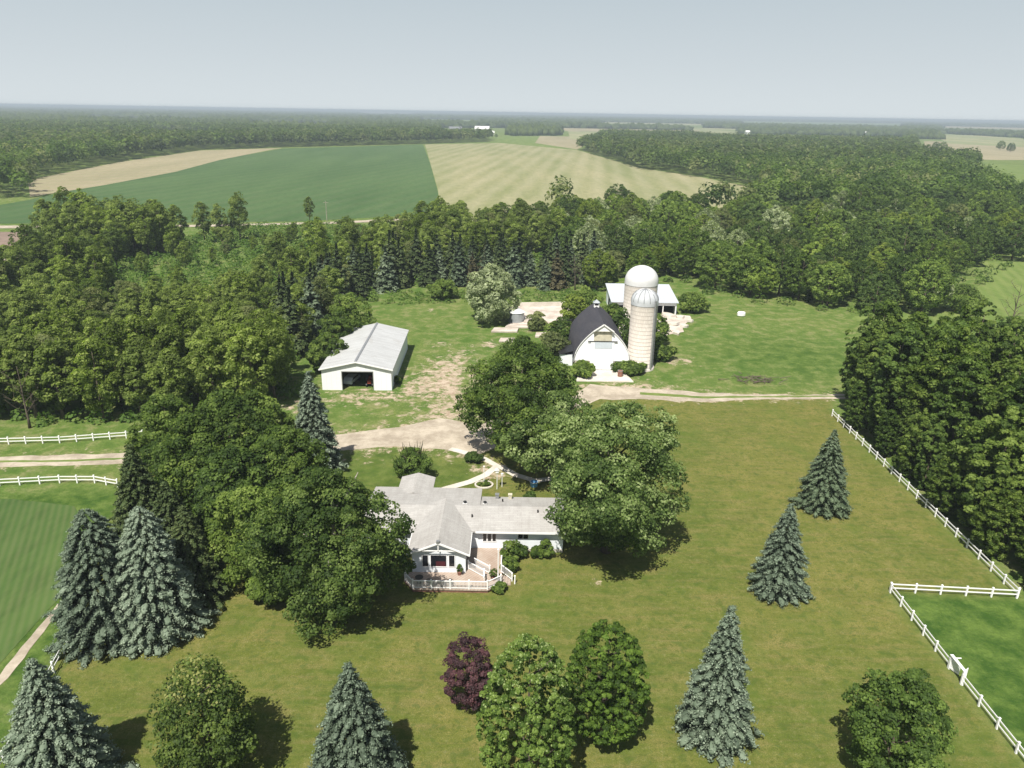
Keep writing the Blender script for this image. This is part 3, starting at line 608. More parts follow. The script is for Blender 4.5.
def house():
    t = thing('house', 'white single-storey ranch house with pale shingle roof beside the big shade tree', 'house', (HX, HY, 0))
    X = lambda a: a - HX; Y = lambda a: a - HY
    ze, zr = 3.0, 4.02
    w = MB()
    # main body -22..6.2, y 74.2..81.1 ; garage part deeper to 83.3 for x<-3.6
    w.box(X(-16.6), X(6.2), 0, Y(81.1), 0.0, ze - 0.1)
    w.box(X(-16.6), X(-3.7), Y(81.1), Y(83.3), 0.0, ze - 0.1)
    w.prism([(0, ze - 0.1), (Y(77.65), zr - 0.26), (Y(81.1), ze - 0.1)], 'x', X(6.2) - 0.15, X(6.2))
    w.build('wall', 'siding', t)
    wg = MB()                                                                  # projecting wing
    wg.box(X(-10.6), X(-4.75), Y(69.2), -0.003, 0.0, 3.0)
    wg.prism([(X(-10.6), 3.0), (X(-4.75), 3.0), (X(-7.675), 4.25)], 'y', Y(69.2), Y(69.2) + 0.15)
    wg.build('wall', 'siding', t)
    f = MB(); f.box(X(-16.63), X(6.23), -0.03, -0.001, 0, 0.42); f.build('foundation', 'concrete', t)
    # roofs
    r = MB()
    r.prism(gable_roof_poly(0, 0, Y(73.55), Y(77.65), Y(81.75), ze, zr), 'x', X(-3.55), X(6.75))
    r.prism(gable_roof_poly(0, 0, Y(73.55), Y(77.65), Y(83.9), ze, zr), 'x', X(-17.1), X(-3.552))
    main = r.build('roof', 'shingle', t)
    r = MB(); r.prism([(X(-11.05), 3.02), (X(-7.675), 4.5), (X(-4.3), 3.02), (X(-4.3), 2.86), (X(-7.675), 4.34), (X(-11.05), 2.86)], 'y', Y(68.7), Y(78.6))
    r.build('roof', 'shingle', t)
    r = MB(); r.prism([(X(-14.2), 2.96), (X(-12.0), 3.6), (X(-9.8), 2.96), (X(-9.8), 2.8), (X(-12.0), 3.44), (X(-14.2), 2.8)], 'y', Y(81.5), Y(86.8)); r.build('roof', 'shingle', t)
    r = MB(); r.box(X(-13.9), X(-10.1), Y(83.31), Y(86.3), 0, 2.85); r.build('wall', 'siding', t)
    # fascia and rake boards
    b = MB(); b.box(X(-3.9), X(6.78), Y(73.5), Y(73.548), ze - 0.22, ze + 0.01); b.box(X(-17.1), X(-11.3), Y(73.5), Y(73.548), ze - 0.22, ze + 0.01)
    for y0, y1 in ((73.5, 77.65), (81.8, 77.65)): b.bar((X(6.78), Y(y0), ze - 0.08), (X(6.78), Y(y1), zr - 0.08), 0.06, 0.2)
    b.bar((X(-11.1), Y(68.66), 2.94), (X(-7.675), Y(68.66), 4.42), 0.06, 0.2); b.bar((X(-4.25), Y(68.66), 2.94), (X(-7.675), Y(68.66), 4.42), 0.06, 0.2)
    b.box(X(-4.298), X(-4.24), Y(68.7), Y(73.4), 2.78, 3.0); b.box(X(-11.11), X(-11.052), Y(68.7), Y(73.4), 2.78, 3.0)
    b.box(X(-9.6), X(-5.75), Y(68.72), Y(68.8), 3.38, 3.48); b.box(X(-7.73), X(-7.62), Y(68.72), Y(68.8), 3.2, 4.3)
    b.build('fascia', 'vinyl', t)
    s = MB(); s.box(X(-7.85), X(-7.5), Y(68.6), Y(68.95), 4.42, 4.7); s.build('ridge_vent', 'grey', t)
    # windows
    for x0, x1, z0, z1 in ((-9.45, -8.85, 1.2, 2.62), (-8.55, -6.85, 1.2, 2.62), (-6.55, -5.95, 1.2, 2.62)):
        window_at(t, X(x0), X(x1), z0, z1, Y(69.2))
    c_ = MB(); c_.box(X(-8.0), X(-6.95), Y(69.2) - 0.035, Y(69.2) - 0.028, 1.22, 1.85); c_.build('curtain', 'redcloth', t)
    for i in range(3): window_at(t, X(-3.05 + i * 0.55), X(-2.67 + i * 0.55), 1.35, 2.4, 0)
    window_at(t, X(1.0), X(2.15), 1.75, 2.45, 0, nmul=1)
    window_at(t, X(-14.6), X(-12.4), 1.5, 2.5, 0, nmul=1)
    d = MB(); d.box(X(-4.75) + 0.002, X(-4.75) + 0.05, Y(70.3), Y(72.3), 0.45, 2.35); d.build('sliding_door', 'glass', t)
    # roof vents
    for px, py in ((-5.4, 78.4), (-3.0, 78.4)):
        v = MB(); v.lathe([(0.0, 0.28), (0.2, 0.27), (0.24, 0.2), (0.14, 0.15), (0.14, -0.1)], 10); o = v.build('roof_vent', 'black', t); o.location = (X(px), Y(py), zr - abs(py - 77.65) * (zr - ze) / 6.2)
        v = MB(); v.box(-0.26, 0.26, -0.25, 0.25, 0, 0.03); q = v.build('flashing', 'white', o); q.rotation_euler = (-0.18, 0, 0)
    for px, py in ((3.3, 76.7), (-0.9, 79.6), (-4.4, 70.2 + 5.6)):
        v = MB(); v.lathe([(0.0, 0.35), (0.09, 0.34), (0.09, -0.1)], 8); o = v.build('vent_pipe', 'dark', t); o.location = (X(px), Y(py), zr - abs(py - 77.65) * (zr - ze) / (4.1 if px > -3.5 else 4.1))
    for px in (-1.6, 0.0):
        v = MB(); v.box(-0.2, 0.2, -0.2, 0.2, 0, 0.65); v.box(-0.26, 0.26, -0.26, 0.26, 0.65, 0.72); o = v.build('chimney', 'grey' if px < -1 else 'cream', t); o.location = (X(px), Y(81.0), ze + 0.1)
    return t
house()

def deck():
    fl = [(-11.3, 69.0), (-11.3, 67.6), (-10.2, 66.1), (-2.2, 66.1), (-0.75, 67.3), (-0.75, 74.2), (-4.745, 74.16), (-4.745, 69.19), (-11.3, 69.19)]
    z = 0.45
    t = thing('deck', 'raised brown wooden deck with white railing in front of the house', 'deck', (-6, 66.1, 0))
    o = lambda p: (p[0] + 6, p[1] - 66.1)
    d = MB(); d.prism([o(p) for p in fl], 'z', z - 0.14, z); d.build('floor', 'deck', t)
    k = MB(); k.prism([o(p) for p in [(-11.2, 68.95), (-11.2, 67.65), (-10.15, 66.2), (-2.25, 66.2), (-0.85, 67.35), (-0.85, 74.1), (-4.7, 74.1), (-4.7, 69.15), (-11.2, 69.15)]], 'z', 0.0, z - 0.14); k.build('skirting', 'rust', t)
    def rail(a, b, z0, z1=None, bal=True):
        z1 = z1 if z1 is not None else z0
        a, b = Vector((*o(a), z0)), Vector((*o(b), z1)); m = MB(); L = (b - a).length
        m.bar(a + Vector((0, 0, 0.95)), b + Vector((0, 0, 0.95)), 0.09, 0.08); m.bar(a + Vector((0, 0, 0.12)), b + Vector((0, 0, 0.12)), 0.05, 0.07)
        n = int(L / 0.14)
        for i in range(1, n):
            p = a.lerp(b, i / n); m.bar(p + Vector((0, 0, 0.12)), p + Vector((0, 0, 0.93)), 0.035, 0.035)
        m.build('railing', 'vinyl', t)
    def post(p, z0, h=1.1):
        m = MB(); x, y = o(p); m.box(x - 0.06, x + 0.06, y - 0.06, y + 0.06, z0, z0 + h); m.box(x - 0.08, x + 0.08, y - 0.08, y + 0.08, z0 + h, z0 + h + 0.04); m.build('post', 'vinyl', t)
    run = [(-11.2, 68.9), (-11.2, 67.6), (-10.15, 66.2), (-8.2, 66.2), (-6.2, 66.2), (-4.2, 66.2), (-2.25, 66.2), (-0.85, 67.35)]
    for a, b in zip(run, run[1:]): rail(a, b, z)
    for p in run: post(p, z)
    # stairs down to the right, inner gate rail
    rail((-0.85, 69.4), (0.35, 68.4), z, 0.1); rail((-0.85, 70.9), (-0.85, 69.4), z); post((-0.85, 69.4), z); post((0.35, 68.4), 0.0, 1.0); post((-0.85, 70.9), z, 1.1); post((0.65, 67.9), 0.0, 1.0)
    rail((-4.5, 69.9), (-2.7, 68.3), z); post((-4.5, 69.9), z); post((-2.7, 68.3), z); rail((-2.7, 68.3), (-2.6, 67.2), z)
    rail((-3.9, 70.6), (-2.1, 69.0), z); post((-2.1, 69.0), z)
    s = MB()
    for i in range(3): s.box(o((-0.75 + i * 0.32, 0))[0], o((-0.43 + i * 0.32, 0))[0], o((0, 67.6))[1], o((0, 68.9))[1], 0.0, 0.42 - 0.15 * i)
    s.build('stair', 'deck', t)
deck()
def pole(name, label, cat, x, y, h, r=0.06, top=None, mat='vinyl'):
    t = thing(name, label, cat, (x, y, 0)); m = MB(); m.tube([(0, 0, 0), (0, 0, h)], [r, r * 0.8], 10); m.build('shaft', mat, t)
    if top == 'ball': q = MB(); q.lathe([(0, h + .2), (0.09, h + .15), (0.12, h + .06), (0.05, h)], 10); q.build('finial', mat, t)
    if top == 'house':
        q = MB(); q.box(-0.2, 0.2, -0.2, 0.2, h, h + 0.35); q.prism([(-0.3, h + 0.35), (0.3, h + 0.35), (0, h + 0.6)], 'y', -0.28, 0.28); q.build('box', mat, t)
    if top == 'lamp': q = MB(); q.lathe([(0, h + .4), (0.18, h + .36), (0.14, h + .02), (0, h)], 10); q.build('lamp_head', 'vinyl', t)
    return t
pole('pole', 'tall slim white pole rising from the deck beside the stairs', 'pole', -1.15, 67.3, 4.6, 0.07, 'ball')
pole('flagpole', 'white pole standing in the round flower bed behind the house', 'flagpole', *P(484, 484), 2.6, 0.06, 'ball')
pole('birdhouse_pole', 'white post with a small birdhouse on the lawn just behind the house roof', 'birdhouse', *P(497, 489), 2.5, 0.05, 'house')
pole('lamp_post', 'short white lamp post on the lawn right of the birdhouse', 'lamp', *P(502, 487), 1.7, 0.05, 'lamp')
def patio_chair(x, y, rz, label):
    t = thing('patio_chair', label, 'patio chair', (x, y, 0.45), rz, 'patio chairs on the deck')
    s = MB(); s.prism([(-0.28, -0.28), (0.28, -0.28), (0.25, 0.25), (-0.25, 0.25)], 'z', 0.40, 0.45); s.build('seat', 'black', t)
    b = MB(); pts = [(0.42 * math.cos(a), 0.25 + 0.0 * a, 0.45 + 0.5 * math.sin(a)) for a in np.linspace(0, math.pi, 11)]; b.tube(pts, [0.03] * 11, 6)
    for a in (-0.2, 0, 0.2): b.tube([(a, 0.25, 0.45), (a, 0.25, 0.9)], [0.015] * 2, 5)
    b.build('backrest', 'black', t)
    for i in (-1, 1):
        for j in (-1, 1): l = MB(); l.tube([(0.24 * i, 0.22 * j, 0.42), (0.3 * i, 0.28 * j, 0)], [0.02, 0.02], 5); l.build('leg', 'black', t)
patio_chair(-8.4, 66.9, 3.14, 'black hoop-backed metal chair at the deck railing, left one of two')
patio_chair(-6.3, 66.9, 3.3, 'black hoop-backed metal chair at the deck railing, right one of two')
def table(x, y):
    t = thing('patio_table', 'small black round metal table at the left end of the deck', 'table', (x, y, 0.45))
    m = MB(); m.lathe([(0, 0.72), (0.45, 0.72), (0.45, 0.68), (0, 0.68)], 20); m.build('tabletop', 'black', t)
    m = MB(); m.tube([(0, 0, 0.05), (0, 0, 0.68)], [0.03, 0.03], 8); m.lathe([(0, 0.05), (0.25, 0.03), (0.25, 0), (0, 0)], 14); m.build('pedestal', 'black', t)
table(-9.6, 67.2)
def planter(x, y, z, label, R=0.35):
    t = thing('potted_plant', label, 'potted plant', (x, y, z)); m = MB(); m.lathe([(0, 0), (0.2, 0), (0.28, 0.4), (0.24, 0.4), (0.2, 0.34), (0, 0.34)], 14); m.build('pot', 'rust', t)
    c = link(bpy.data.objects.new('foliage', crown_mesh('planter_foliage', 1.3, R, 0.35, 14, 420, 0.13, 'round', M['leaf'], 0.4, 5)), t)
planter(-5.4, 68.8, 0.45, 'potted green plant by the right corner of the deck room wall')
planter(-1.6, 67.9, 0.45, 'bushy yellow-green potted plant at the right corner of the deck', 0.6)
m = MB(); m.lathe([(0, 0.5), (0.5, 0.5), (0.62, 0.95), (0.66, 0.95), (0.56, 0.0), (0, 0.0)], 18)
tb = thing('blue_tub', 'round pale blue plastic tub under the edge of the big shade tree', 'tub', (*P(534, 486), 0)); m.build('shell', 'blue', tb); tb.scale = (0.85, 0.85, 0.7)
r_ = MB(); r_.lathe([(0.62, 0.93), (0.72, 0.95), (0.72, 1.0), (0.6, 1.0)], 18); r_.build('rim', 'white', tb)
bd = MB()
for k in range(22):
    a = k / 22 * 2 * math.pi; bd.bar((math.cos(a) * 1.2, math.sin(a), .08), (math.cos(a + .29) * 1.2, math.sin(a + .29), .08), .22, .16)
fb = thing('flower_bed', 'round stone-edged flower bed on the lawn behind the house', 'flower bed', (*P(484, 485), 0)); bd.build('edging', 'concrete', fb)
link(bpy.data.objects.new('plants', crown_mesh('bed_plants', 0.5, 0.85, 0.02, 14, 500, 0.14, 'round', M['leaf'], 0.3, 6)), fb)

# ------------------------------------------------------------------ pole shed
def pole_shed():
    x0, x1, y0, y1, ze, zr = -34.5, -21.9, 126.2, 151.6, 4.0, 5.5; xm = (x0 + x1) / 2
    t = thing('pole_shed', 'long white steel pole shed with an open dark doorway at its front end', 'shed', (xm, y0, 0), 0.025)
    hw = (x1 - x0) / 2; L = y1 - y0; dx0, dx1, dz = -2.6, 2.95, 3.5
    w = MB(); w.box(-hw, dx0, 0, 0.15, 0, ze); w.box(dx1, hw, 0, 0.15, 0, ze); w.box(dx0, dx1, 0, 0.15, dz, ze); w.prism([(-hw, ze), (hw, ze), (0, zr - 0.08)], 'y', 0, 0.15); w.build('front_wall', 'ribbed', t)
    for sx, nm in ((-1, 0), (1, 0)):
        w = MB(); w.box(min(sx * hw, sx * (hw - 0.12)), max(sx * hw, sx * (hw - 0.12)), 0.152, L - 0.152, 0, ze); w.build('side_wall', 'ribbed_y', t)
    w = MB(); w.box(-hw, hw, L - 0.15, L, 0, ze); w.prism([(-hw, ze), (hw, ze), (0, zr - 0.08)], 'y', L - 0.15, L); w.build('back_wall', 'ribbed', t)
    for s in (-1, 1):
        r = MB(); r.prism([(0.005 * s, zr), (s * (hw + 0.35), ze + 0.0), (s * (hw + 0.35), ze + 0.1), (0.005 * s, zr + 0.1)], 'y', -0.4, L + 0.3); r.build('roof', 'roofsteel', t)
    r = MB(); r.bar((0, -0.42, zr + 0.13), (0, L + 0.32, zr + 0.13), 0.4, 0.08); r.build('ridge_cap', 'grey', t)
    b = MB()
    for s in (-1, 1): b.bar((0, -0.44, zr), (s * (hw + 0.37), -0.44, ze + 0.02), 0.06, 0.24)
    b.build('trim', 'vinyl', t)
    f = MB(); f.box(dx0 - 0.12, dx0, -0.03, 0.18, 0, dz); f.box(dx1, dx1 + 0.12, -0.03, 0.18, 0, dz); f.box(dx0 - 0.12, dx1 + 0.12, -0.03, 0.18, dz - 0.0, dz + 0.14); f.build('door_frame', 'grey', t)
pole_shed()
def box_vehicle(name, label, cat, x, y, rz, mat):
    t = thing(name, label, cat, (x, y, 0), rz)
    b = MB(); b.prism([(-2.2, 0.45), (2.2, 0.45), (2.25, 0.95), (1.2, 1.05), (0.7, 1.55), (-1.4, 1.55), (-2.1, 1.05)], 'y', -0.85, 0.85); b.build('body', mat, t, bevel=0.05)
    g = MB(); g.prism([(1.12, 1.08), (0.68, 1.48), (-1.35, 1.48), (-1.95, 1.08)], 'y', -0.86, 0.86); g.build('window', 'glass', t)
    for i in (-1.35, 1.35):
        for j in (-0.82, 0.82): w = MB(); w.lathe([(0, -0.1), (0.33, -0.1), (0.33, 0.1), (0, 0.1)], 14); o = w.build('wheel', 'black', t); o.location = (i, j, 0.33); o.rotation_euler = (math.pi / 2, 0, 0)
box_vehicle('parked_car', 'blue-grey car parked in the shade inside the shed doorway', 'car', -30.0, 130.2, 1.4, 'paleblue')
def tractor(x, y, rz):
    t = thing('tractor', 'small dark red tractor parked inside the right side of the shed doorway', 'tractor', (x, y, 0), rz)
    b = MB(); b.box(0.1, 1.9, -0.35, 0.35, 0.7, 1.3); b.box(-0.9, 0.1, -0.3, 0.3, 0.6, 1.0); b.box(-0.8, -0.3, -0.3, 0.3, 1.0, 1.45); b.build('body', 'redwall', t, bevel=0.04)
    for a, c, r, wd in ((-0.7, 0.7, 0.7, 0.2), (-0.7, -0.7, 0.7, 0.2), (1.5, 0.55, 0.38, 0.12), (1.5, -0.55, 0.38, 0.12)):
        w = MB(); w.lathe([(0, -wd), (r * 0.55, -wd), (r, -wd), (r, wd), (r * 0.55, wd), (0, wd)], 18); o = w.build('wheel', 'black', t); o.location = (a, c, r); o.rotation_euler = (math.pi / 2, 0, 0)
tractor(-26.4, 129.6, -1.5)

# ------------------------------------------------------------------ gothic barn
def barn():
    xc, hw, y0, L, zb, zr = 17.7, 5.45, 139.3, 17.5, 2.0, 9.45
    t = thing('barn', 'round-roofed white barn with a dark shingle roof beside the narrow silo', 'barn', (xc, y0, 0))
    n = 14
    def arch(hw, zb, zr):                                                       # gothic curve, right half from eave to peak
        pts = []
        for i in range(n + 1):
            q = i / n; pts.append((hw * (1 - q ** 2.0), zb + (zr - zb) * q))
        return pts
    A = arch(hw, zb, zr); full = [(x, z) for x, z in A] + [(-x, z) for x, z in A[::-1][1:]]
    w = MB(); w.prism(full, 'y', 0.25, 0.45); w.build('front_wall', 'barnboard', t)
    w = MB(); w.prism(full, 'y', L - 0.2, L); w.build('back_wall', 'barnboard', t)
    b = MB(); b.box(-hw + 0.2, -2.2, 0.3, 0.6, 0, zb - 0.003); b.box(2.2, hw - 0.2, 0.3, 0.6, 0, zb - 0.003); b.box(-hw + 0.2, -hw + 0.5, 0.602, L, 0, zb + 0.2); b.box(hw - 0.5, hw - 0.2, 0.602, L, 0, zb + 0.2); b.build('foundation', 'slab', t)
    Oa = arch(hw + 0.18, zb - 0.15, zr + 0.16); of = Oa + [(-x, z) for x, z in Oa[::-1][1:]]; Ia = arch(hw + 0.04, zb - 0.15, zr + 0.03); inn = Ia + [(-x, z) for x, z in Ia[::-1][1:]]
    m = MB(); k = len(of); vs = [(x, y, z) for y in (0.1, L + 0.3) for x, z in of] + [(x, y, z) for y in (0.1, L + 0.3) for x, z in inn]
    fs = [(i, i + 1, k + i + 1, k + i) for i in range(k - 1)] + [(2 * k + i, 3 * k + i, 3 * k + i + 1, 2 * k + i + 1) for i in range(k - 1)]
    fs += [(i, 2 * k + i, 2 * k + i + 1, i + 1) for i in range(k - 1)] + [(k + i, k + i + 1, 3 * k + i + 1, 3 * k + i) for i in range(k - 1)]
    m.add(vs, fs); roof = m.build('roof', 'shingle_dark', t)
    tr = MB()
    for pa, pb in zip(of, of[1:]): tr.bar((pa[0] * 0.99, 0.06, pa[1] - 0.03), (pb[0] * 0.99, 0.06, pb[1] - 0.03), 0.05, 0.13)
    tr.build('rake_trim', 'white', t)
    # hay hood: small gabled nose over the loft door
    h = MB(); h.prism([(-2.0, 8.35), (0, 9.75), (2.0, 8.35), (2.0, 8.15), (0, 9.5), (-2.0, 8.15)], 'y', -0.5, 1.6); h.build('hay_hood', 'shingle_dark', t)
    h = MB(); h.bar((-2.02, -0.53, 8.22), (0, -0.53, 9.63), 0.06, 0.24); h.bar((2.02, -0.53, 8.22), (0, -0.53, 9.63), 0.06, 0.24); h.prism([(-1.75, 8.2), (1.75, 8.2), (0, 9.4)], 'y', -0.3, 0.24)
    h.build('hood_front', 'white', t)
    d = MB(); d.box(-1.75, 1.75, 0.14, 0.245, 6.15, 8.1); d.build('loft_door', 'cream', t)
    r = MB(); r.box(-2.9, 2.9, -0.02, 0.12, 6.0, 6.14); r.build('door_track', 'black', t)
    d = MB(); d.box(-2.3, 0.0, 0.06, 0.24, 0.25, 5.98); d.box(0.02, 2.3, 0.06, 0.24, 0.25, 5.98); sd = d.build('sliding_door', 'barnboard', t)
    p = MB(); p.box(-1.6, 1.9, 0.02, 0.058, 4.6, 5.9); p.build('panel', 'paleblue', sd)  # pale blue stands in for shade on the white door
    # cupola
    c = MB(); c.box(-0.55, 0.55, L - 3.4, L - 2.3, zr - 0.1, zr + 0.9); cu = c.build('cupola', 'white', t)
    c = MB(); c.box(-0.4, 0.4, L - 3.43, L - 3.401, zr + 0.35, zr + 0.75); c.build('louvre', 'dark', cu)
    c = MB(); c.add([(-0.75, L - 3.6, zr + 0.9), (0.75, L - 3.6, zr + 0.9), (0.75, L - 2.1, zr + 0.9), (-0.75, L - 2.1, zr + 0.9), (0, L - 2.85, zr + 1.55)], [(0, 1, 4), (1, 2, 4), (2, 3, 4), (3, 0, 4), (3, 2, 1, 0)]); c.build('cap', 'galv', cu)
    # lean-to on the left with grey roof
    l = MB(); l.box(-hw - 2.6, -hw - 0.1, 3.0, 7.0, 0, 2.3); lt = l.build('lean_to', 'siding', t)
    l = MB(); l.prism([(-hw - 2.9, 2.35), (-hw + 0.15, 3.1), (-hw + 0.15, 3.25), (-hw - 2.9, 2.5)], 'y', 2.7, 7.3); l.build('roof', 'black', lt)
barn()

# ------------------------------------------------------------------ silos
def silo(x, y, r, h, dome, label, chute, ribs):
    t = thing('silo', label, 'silo', (x, y, 0), 0, 'concrete stave silos beside the barn')
    m = MB(); m.lathe([(r + 0.25, 0), (r + 0.25, 0.5), (r, 0.5), (r, h)], 48); m.build('stave_wall', 'stave', t, True)
    me = t.children[0].data; 
    d = MB(); k = 12; prof = [((r + 0.06) * math.cos(i / k * math.pi / 2), h + dome * math.sin(i / k * math.pi / 2)) for i in range(k + 1)]
    prof = [(r + 0.08, h - 0.7)] + prof; prof[-1] = (0.02, h + dome)
    d.lathe(prof, 40); dm = d.build('dome', 'galvcap' if ribs else 'domewhite', t, True)
    if ribs:
        q = MB()
        for i in range(14):
            a = i / 14 * 2 * math.pi; pts = [((rr + 0.03) * math.cos(a), (rr + 0.03) * math.sin(a), z + 0.03) for rr, z in prof[1:]]; q.tube(pts, [0.06] * len(pts), 4)
        q.build('rib', 'grey', dm)
    hp = MB()
    for i in range(int(h / 0.76)):
        z = 0.7 + i * 0.76; hp.lathe([(r + 0.005, z - 0.02), (r + 0.018, z - 0.02), (r + 0.018, z + 0.02), (r + 0.005, z + 0.02)], 40)
    hp.build('hoop', 'slab', t)
    if chute:
        c = MB(); a = math.radians(chute); cx, cyy = math.cos(a), math.sin(a)
        c.tube([(cx * (r + 0.12), cyy * (r + 0.12), 0.5), (cx * (r + 0.12), cyy * (r + 0.12), h + 0.4)], [0.22, 0.22], 10); c.build('chute', 'grey', t)
    return t
silo(25.7, 141.6, 2.6, 13.9, 2.3, 'tall narrow concrete silo with ribbed grey dome and side pipe, right of the barn', -50, True)
silo(29.2, 167.0, 3.75, 12.4, 3.5, 'wide concrete silo with smooth white dome, behind the narrow one', 0, False)

# ------------------------------------------------------------------ open shed behind the silos
def open_shed():
    x0, x1, y0, y1 = 25.2, 41.6, 184.0, 197.0; zf, zk = 3.2, 4.9
    t = thing('open_shed', 'white open-fronted cattle shed behind the wide silo', 'shed', (x0, y0, 0)); L = x1 - x0; D = y1 - y0
    r = MB(); r.prism([(-0.5, zf), (D + 0.4, zk), (D + 0.4, zk + 0.15), (-0.5, zf + 0.15)], 'x', -0.4, L + 0.4); r.build('roof', 'roofpale', t)
    for nm, a, b in (('side_wall', 0, 0.15), ('side_wall', L - 0.15, L)):
        w = MB(); w.prism([(0, 0), (D * 0.42, 0), (D * 0.42, zf + 0.42), (0, zf - 0.01)], 'x', a, b); w.prism([(D * 0.75, 0), (D, 0), (D, zk - 0.06), (D * 0.75, zf + 1.0)], 'x', a, b); w.prism([(D * 0.42, 2.6), (D * 0.75, 2.6), (D * 0.75, zf + 1.0), (D * 0.42, zf + 0.42)], 'x', a, b); w.build(nm, 'ribbed_y', t)
    w = MB(); w.box(0.16, L - 0.16, D - 0.15, D, 0, zk - 0.3); w.build('back_wall', 'dark', t)  # wall coloured near black for the shade inside the shed
    w = MB(); w.box(0.16, L - 0.16, -0.08, -0.01, zf - 0.75, zf - 0.02); w.build('header', 'ribbed', t)
    w = MB(); w.box(0.4, L - 0.4, 2.5, D - 0.3, 0.02, 1.6); w.build('shade_block', 'dark', t)  # near-black block added to stand in for the shed's inner shade
    for i in range(6):
        p = MB(); xx = 0.2 + (L - 0.4) * i / 5; p.box(xx - 0.1, xx + 0.1, 0.0, 0.2, 0, zf); p.build('post', 'white', t)
open_shed()

# grain bin, feed-lot walls, rubble
def bin_(x, y):
    t = thing('grain_bin', 'small round grey steel bin with a conical lid left of the barn', 'grain bin', (x, y, 0))
    m = MB(); m.lathe([(2.0, 0), (2.0, 2.4)], 28); m.build('wall', 'galv', t, True)
    m = MB(); m.lathe([(2.15, 2.38), (0.3, 3.5), (0.3, 3.7), (0.0, 3.75)], 28); m.build('roof', 'vinyl', t, True)
bin_(*P(516, 321))
m = MB()
a, b = P(520, 307), P(574, 306); m.bar((*a, 0.6), (*b, 0.6), 0.3, 1.2); c_ = P(577, 320); m.bar((b[0], b[1] - 0.3, 0.6), (*c_, 0.6), 0.3, 1.2)
tag(m.build('feedlot_wall', 'concrete'), 'low pale concrete wall round the yard slab left of the barn', 'wall')
for q_, (px, py, w_, l_) in enumerate([(505, 331, 3.2, 1.6), (521, 327, 3.8, 1.4), (507, 341, 1.8, 1.2), (541, 336, 1.4, 1.6), (530, 322, 1.6, 1.0)]):
    m = MB(); m.prism([(-w_, -l_), (w_ * 0.9, -l_ * 0.8), (w_, l_), (-w_ * 0.8, l_ * 0.9)], 'z', 0, 0.45)
    o = tag(m.build('concrete_block', 'slab', None, False, 0.06), ['long pale concrete trough below the round bin', 'pale concrete slab on the yard edge right of the trough', 'small pale slab lowest of those left of the barn', 'pale block half hidden in shrubs left of the barn', 'small pale block just right of the round bin'][q_], 'concrete block'); o.location = (*P(px, py), 0)
rb = [(668, 316, 2.0), (680, 318, 1.5), (673, 325, 1.8), (684, 327, 1.4), (666, 333, 1.3), (677, 334, 1.2), (690, 322, 1.0), (617, 316, 1.6)]
for i, (px, py, s) in enumerate(rb):
    r = random.Random(i); m = MB(); n_ = 7; m.prism([(s * r.uniform(.6, 1.1) * math.cos(k * 6.283 / n_), s * r.uniform(.5, .9) * math.sin(k * 6.283 / n_)) for k in range(n_)], 'z', 0, r.uniform(0.4, 0.8))
    o = tag(m.build('rubble_slab', 'concrete', None, False, 0.05), 'broken pale concrete slab lying in the weeds right of the silos' if i < 7 else 'broken pale slab between the barn roof and the wide silo', 'rubble', 'broken slabs by the silos' if i < 7 else None); o.location = (*P(px, py), 0); o.rotation_euler = (r.uniform(-.12, .12), r.uniform(-.12, .12), r.uniform(0, 6))
m = MB(); r = random.Random(3)
m.prism([(1.4 * r.uniform(.7, 1) * math.cos(k * .785), 1.0 * r.uniform(.7, 1) * math.sin(k * .785)) for k in range(8)], 'z', 0, 1.1)
o = tag(m.build('boulder', 'white', None, False, 0.2), 'white boulder alone in the long grass right of the silos', 'boulder'); o.location = (*P(741, 316), 0)
m = MB()
for k in range(46):
    a = Vector((r.gauss(0, 2.0), r.gauss(0, 1.0), r.uniform(0.1, 0.7))); b = a + Vector((r.gauss(0.6, 1.4), r.gauss(0, 0.8), r.uniform(-.1, .5))); b.z = max(b.z, 0.06); m.tube([a, b], [0.09, 0.04], 5)
o = tag(m.build('brush_pile', 'bark'), 'pile of grey cut branches in the grass above the farm track', 'brush pile'); o.location = (*P(755, 381), 0)
m = MB(); m.tube([(0, 0, 0), (0, 0, 9)], [0.16, 0.11], 8)
up = thing('utility_pole', 'wooden utility pole beside the distant country road', 'utility pole', (*P(327, 221), 0)); m.build('shaft', 'bark_pale', up); m = MB(); m.box(-1.2, 1.2, -.06, .06, 8.2, 8.35); m.build('crossarm', 'bark_pale', up)
# barrel and steps at the barn corner
m = MB(); m.lathe([(0, 0), (0.5, 0), (0.5, 1.3), (0, 1.3)], 16); o = thing('oil_drum', 'dark drum standing on the apron at the right corner of the barn', 'drum', (*P(620, 377), 0.0)); m.build('shell', 'rust', o); q = MB(); q.lathe([(0.5, 1.28), (0.54, 1.3), (0.54, 1.36), (0.46, 1.36)], 16); q.build('rim', 'grey', o)

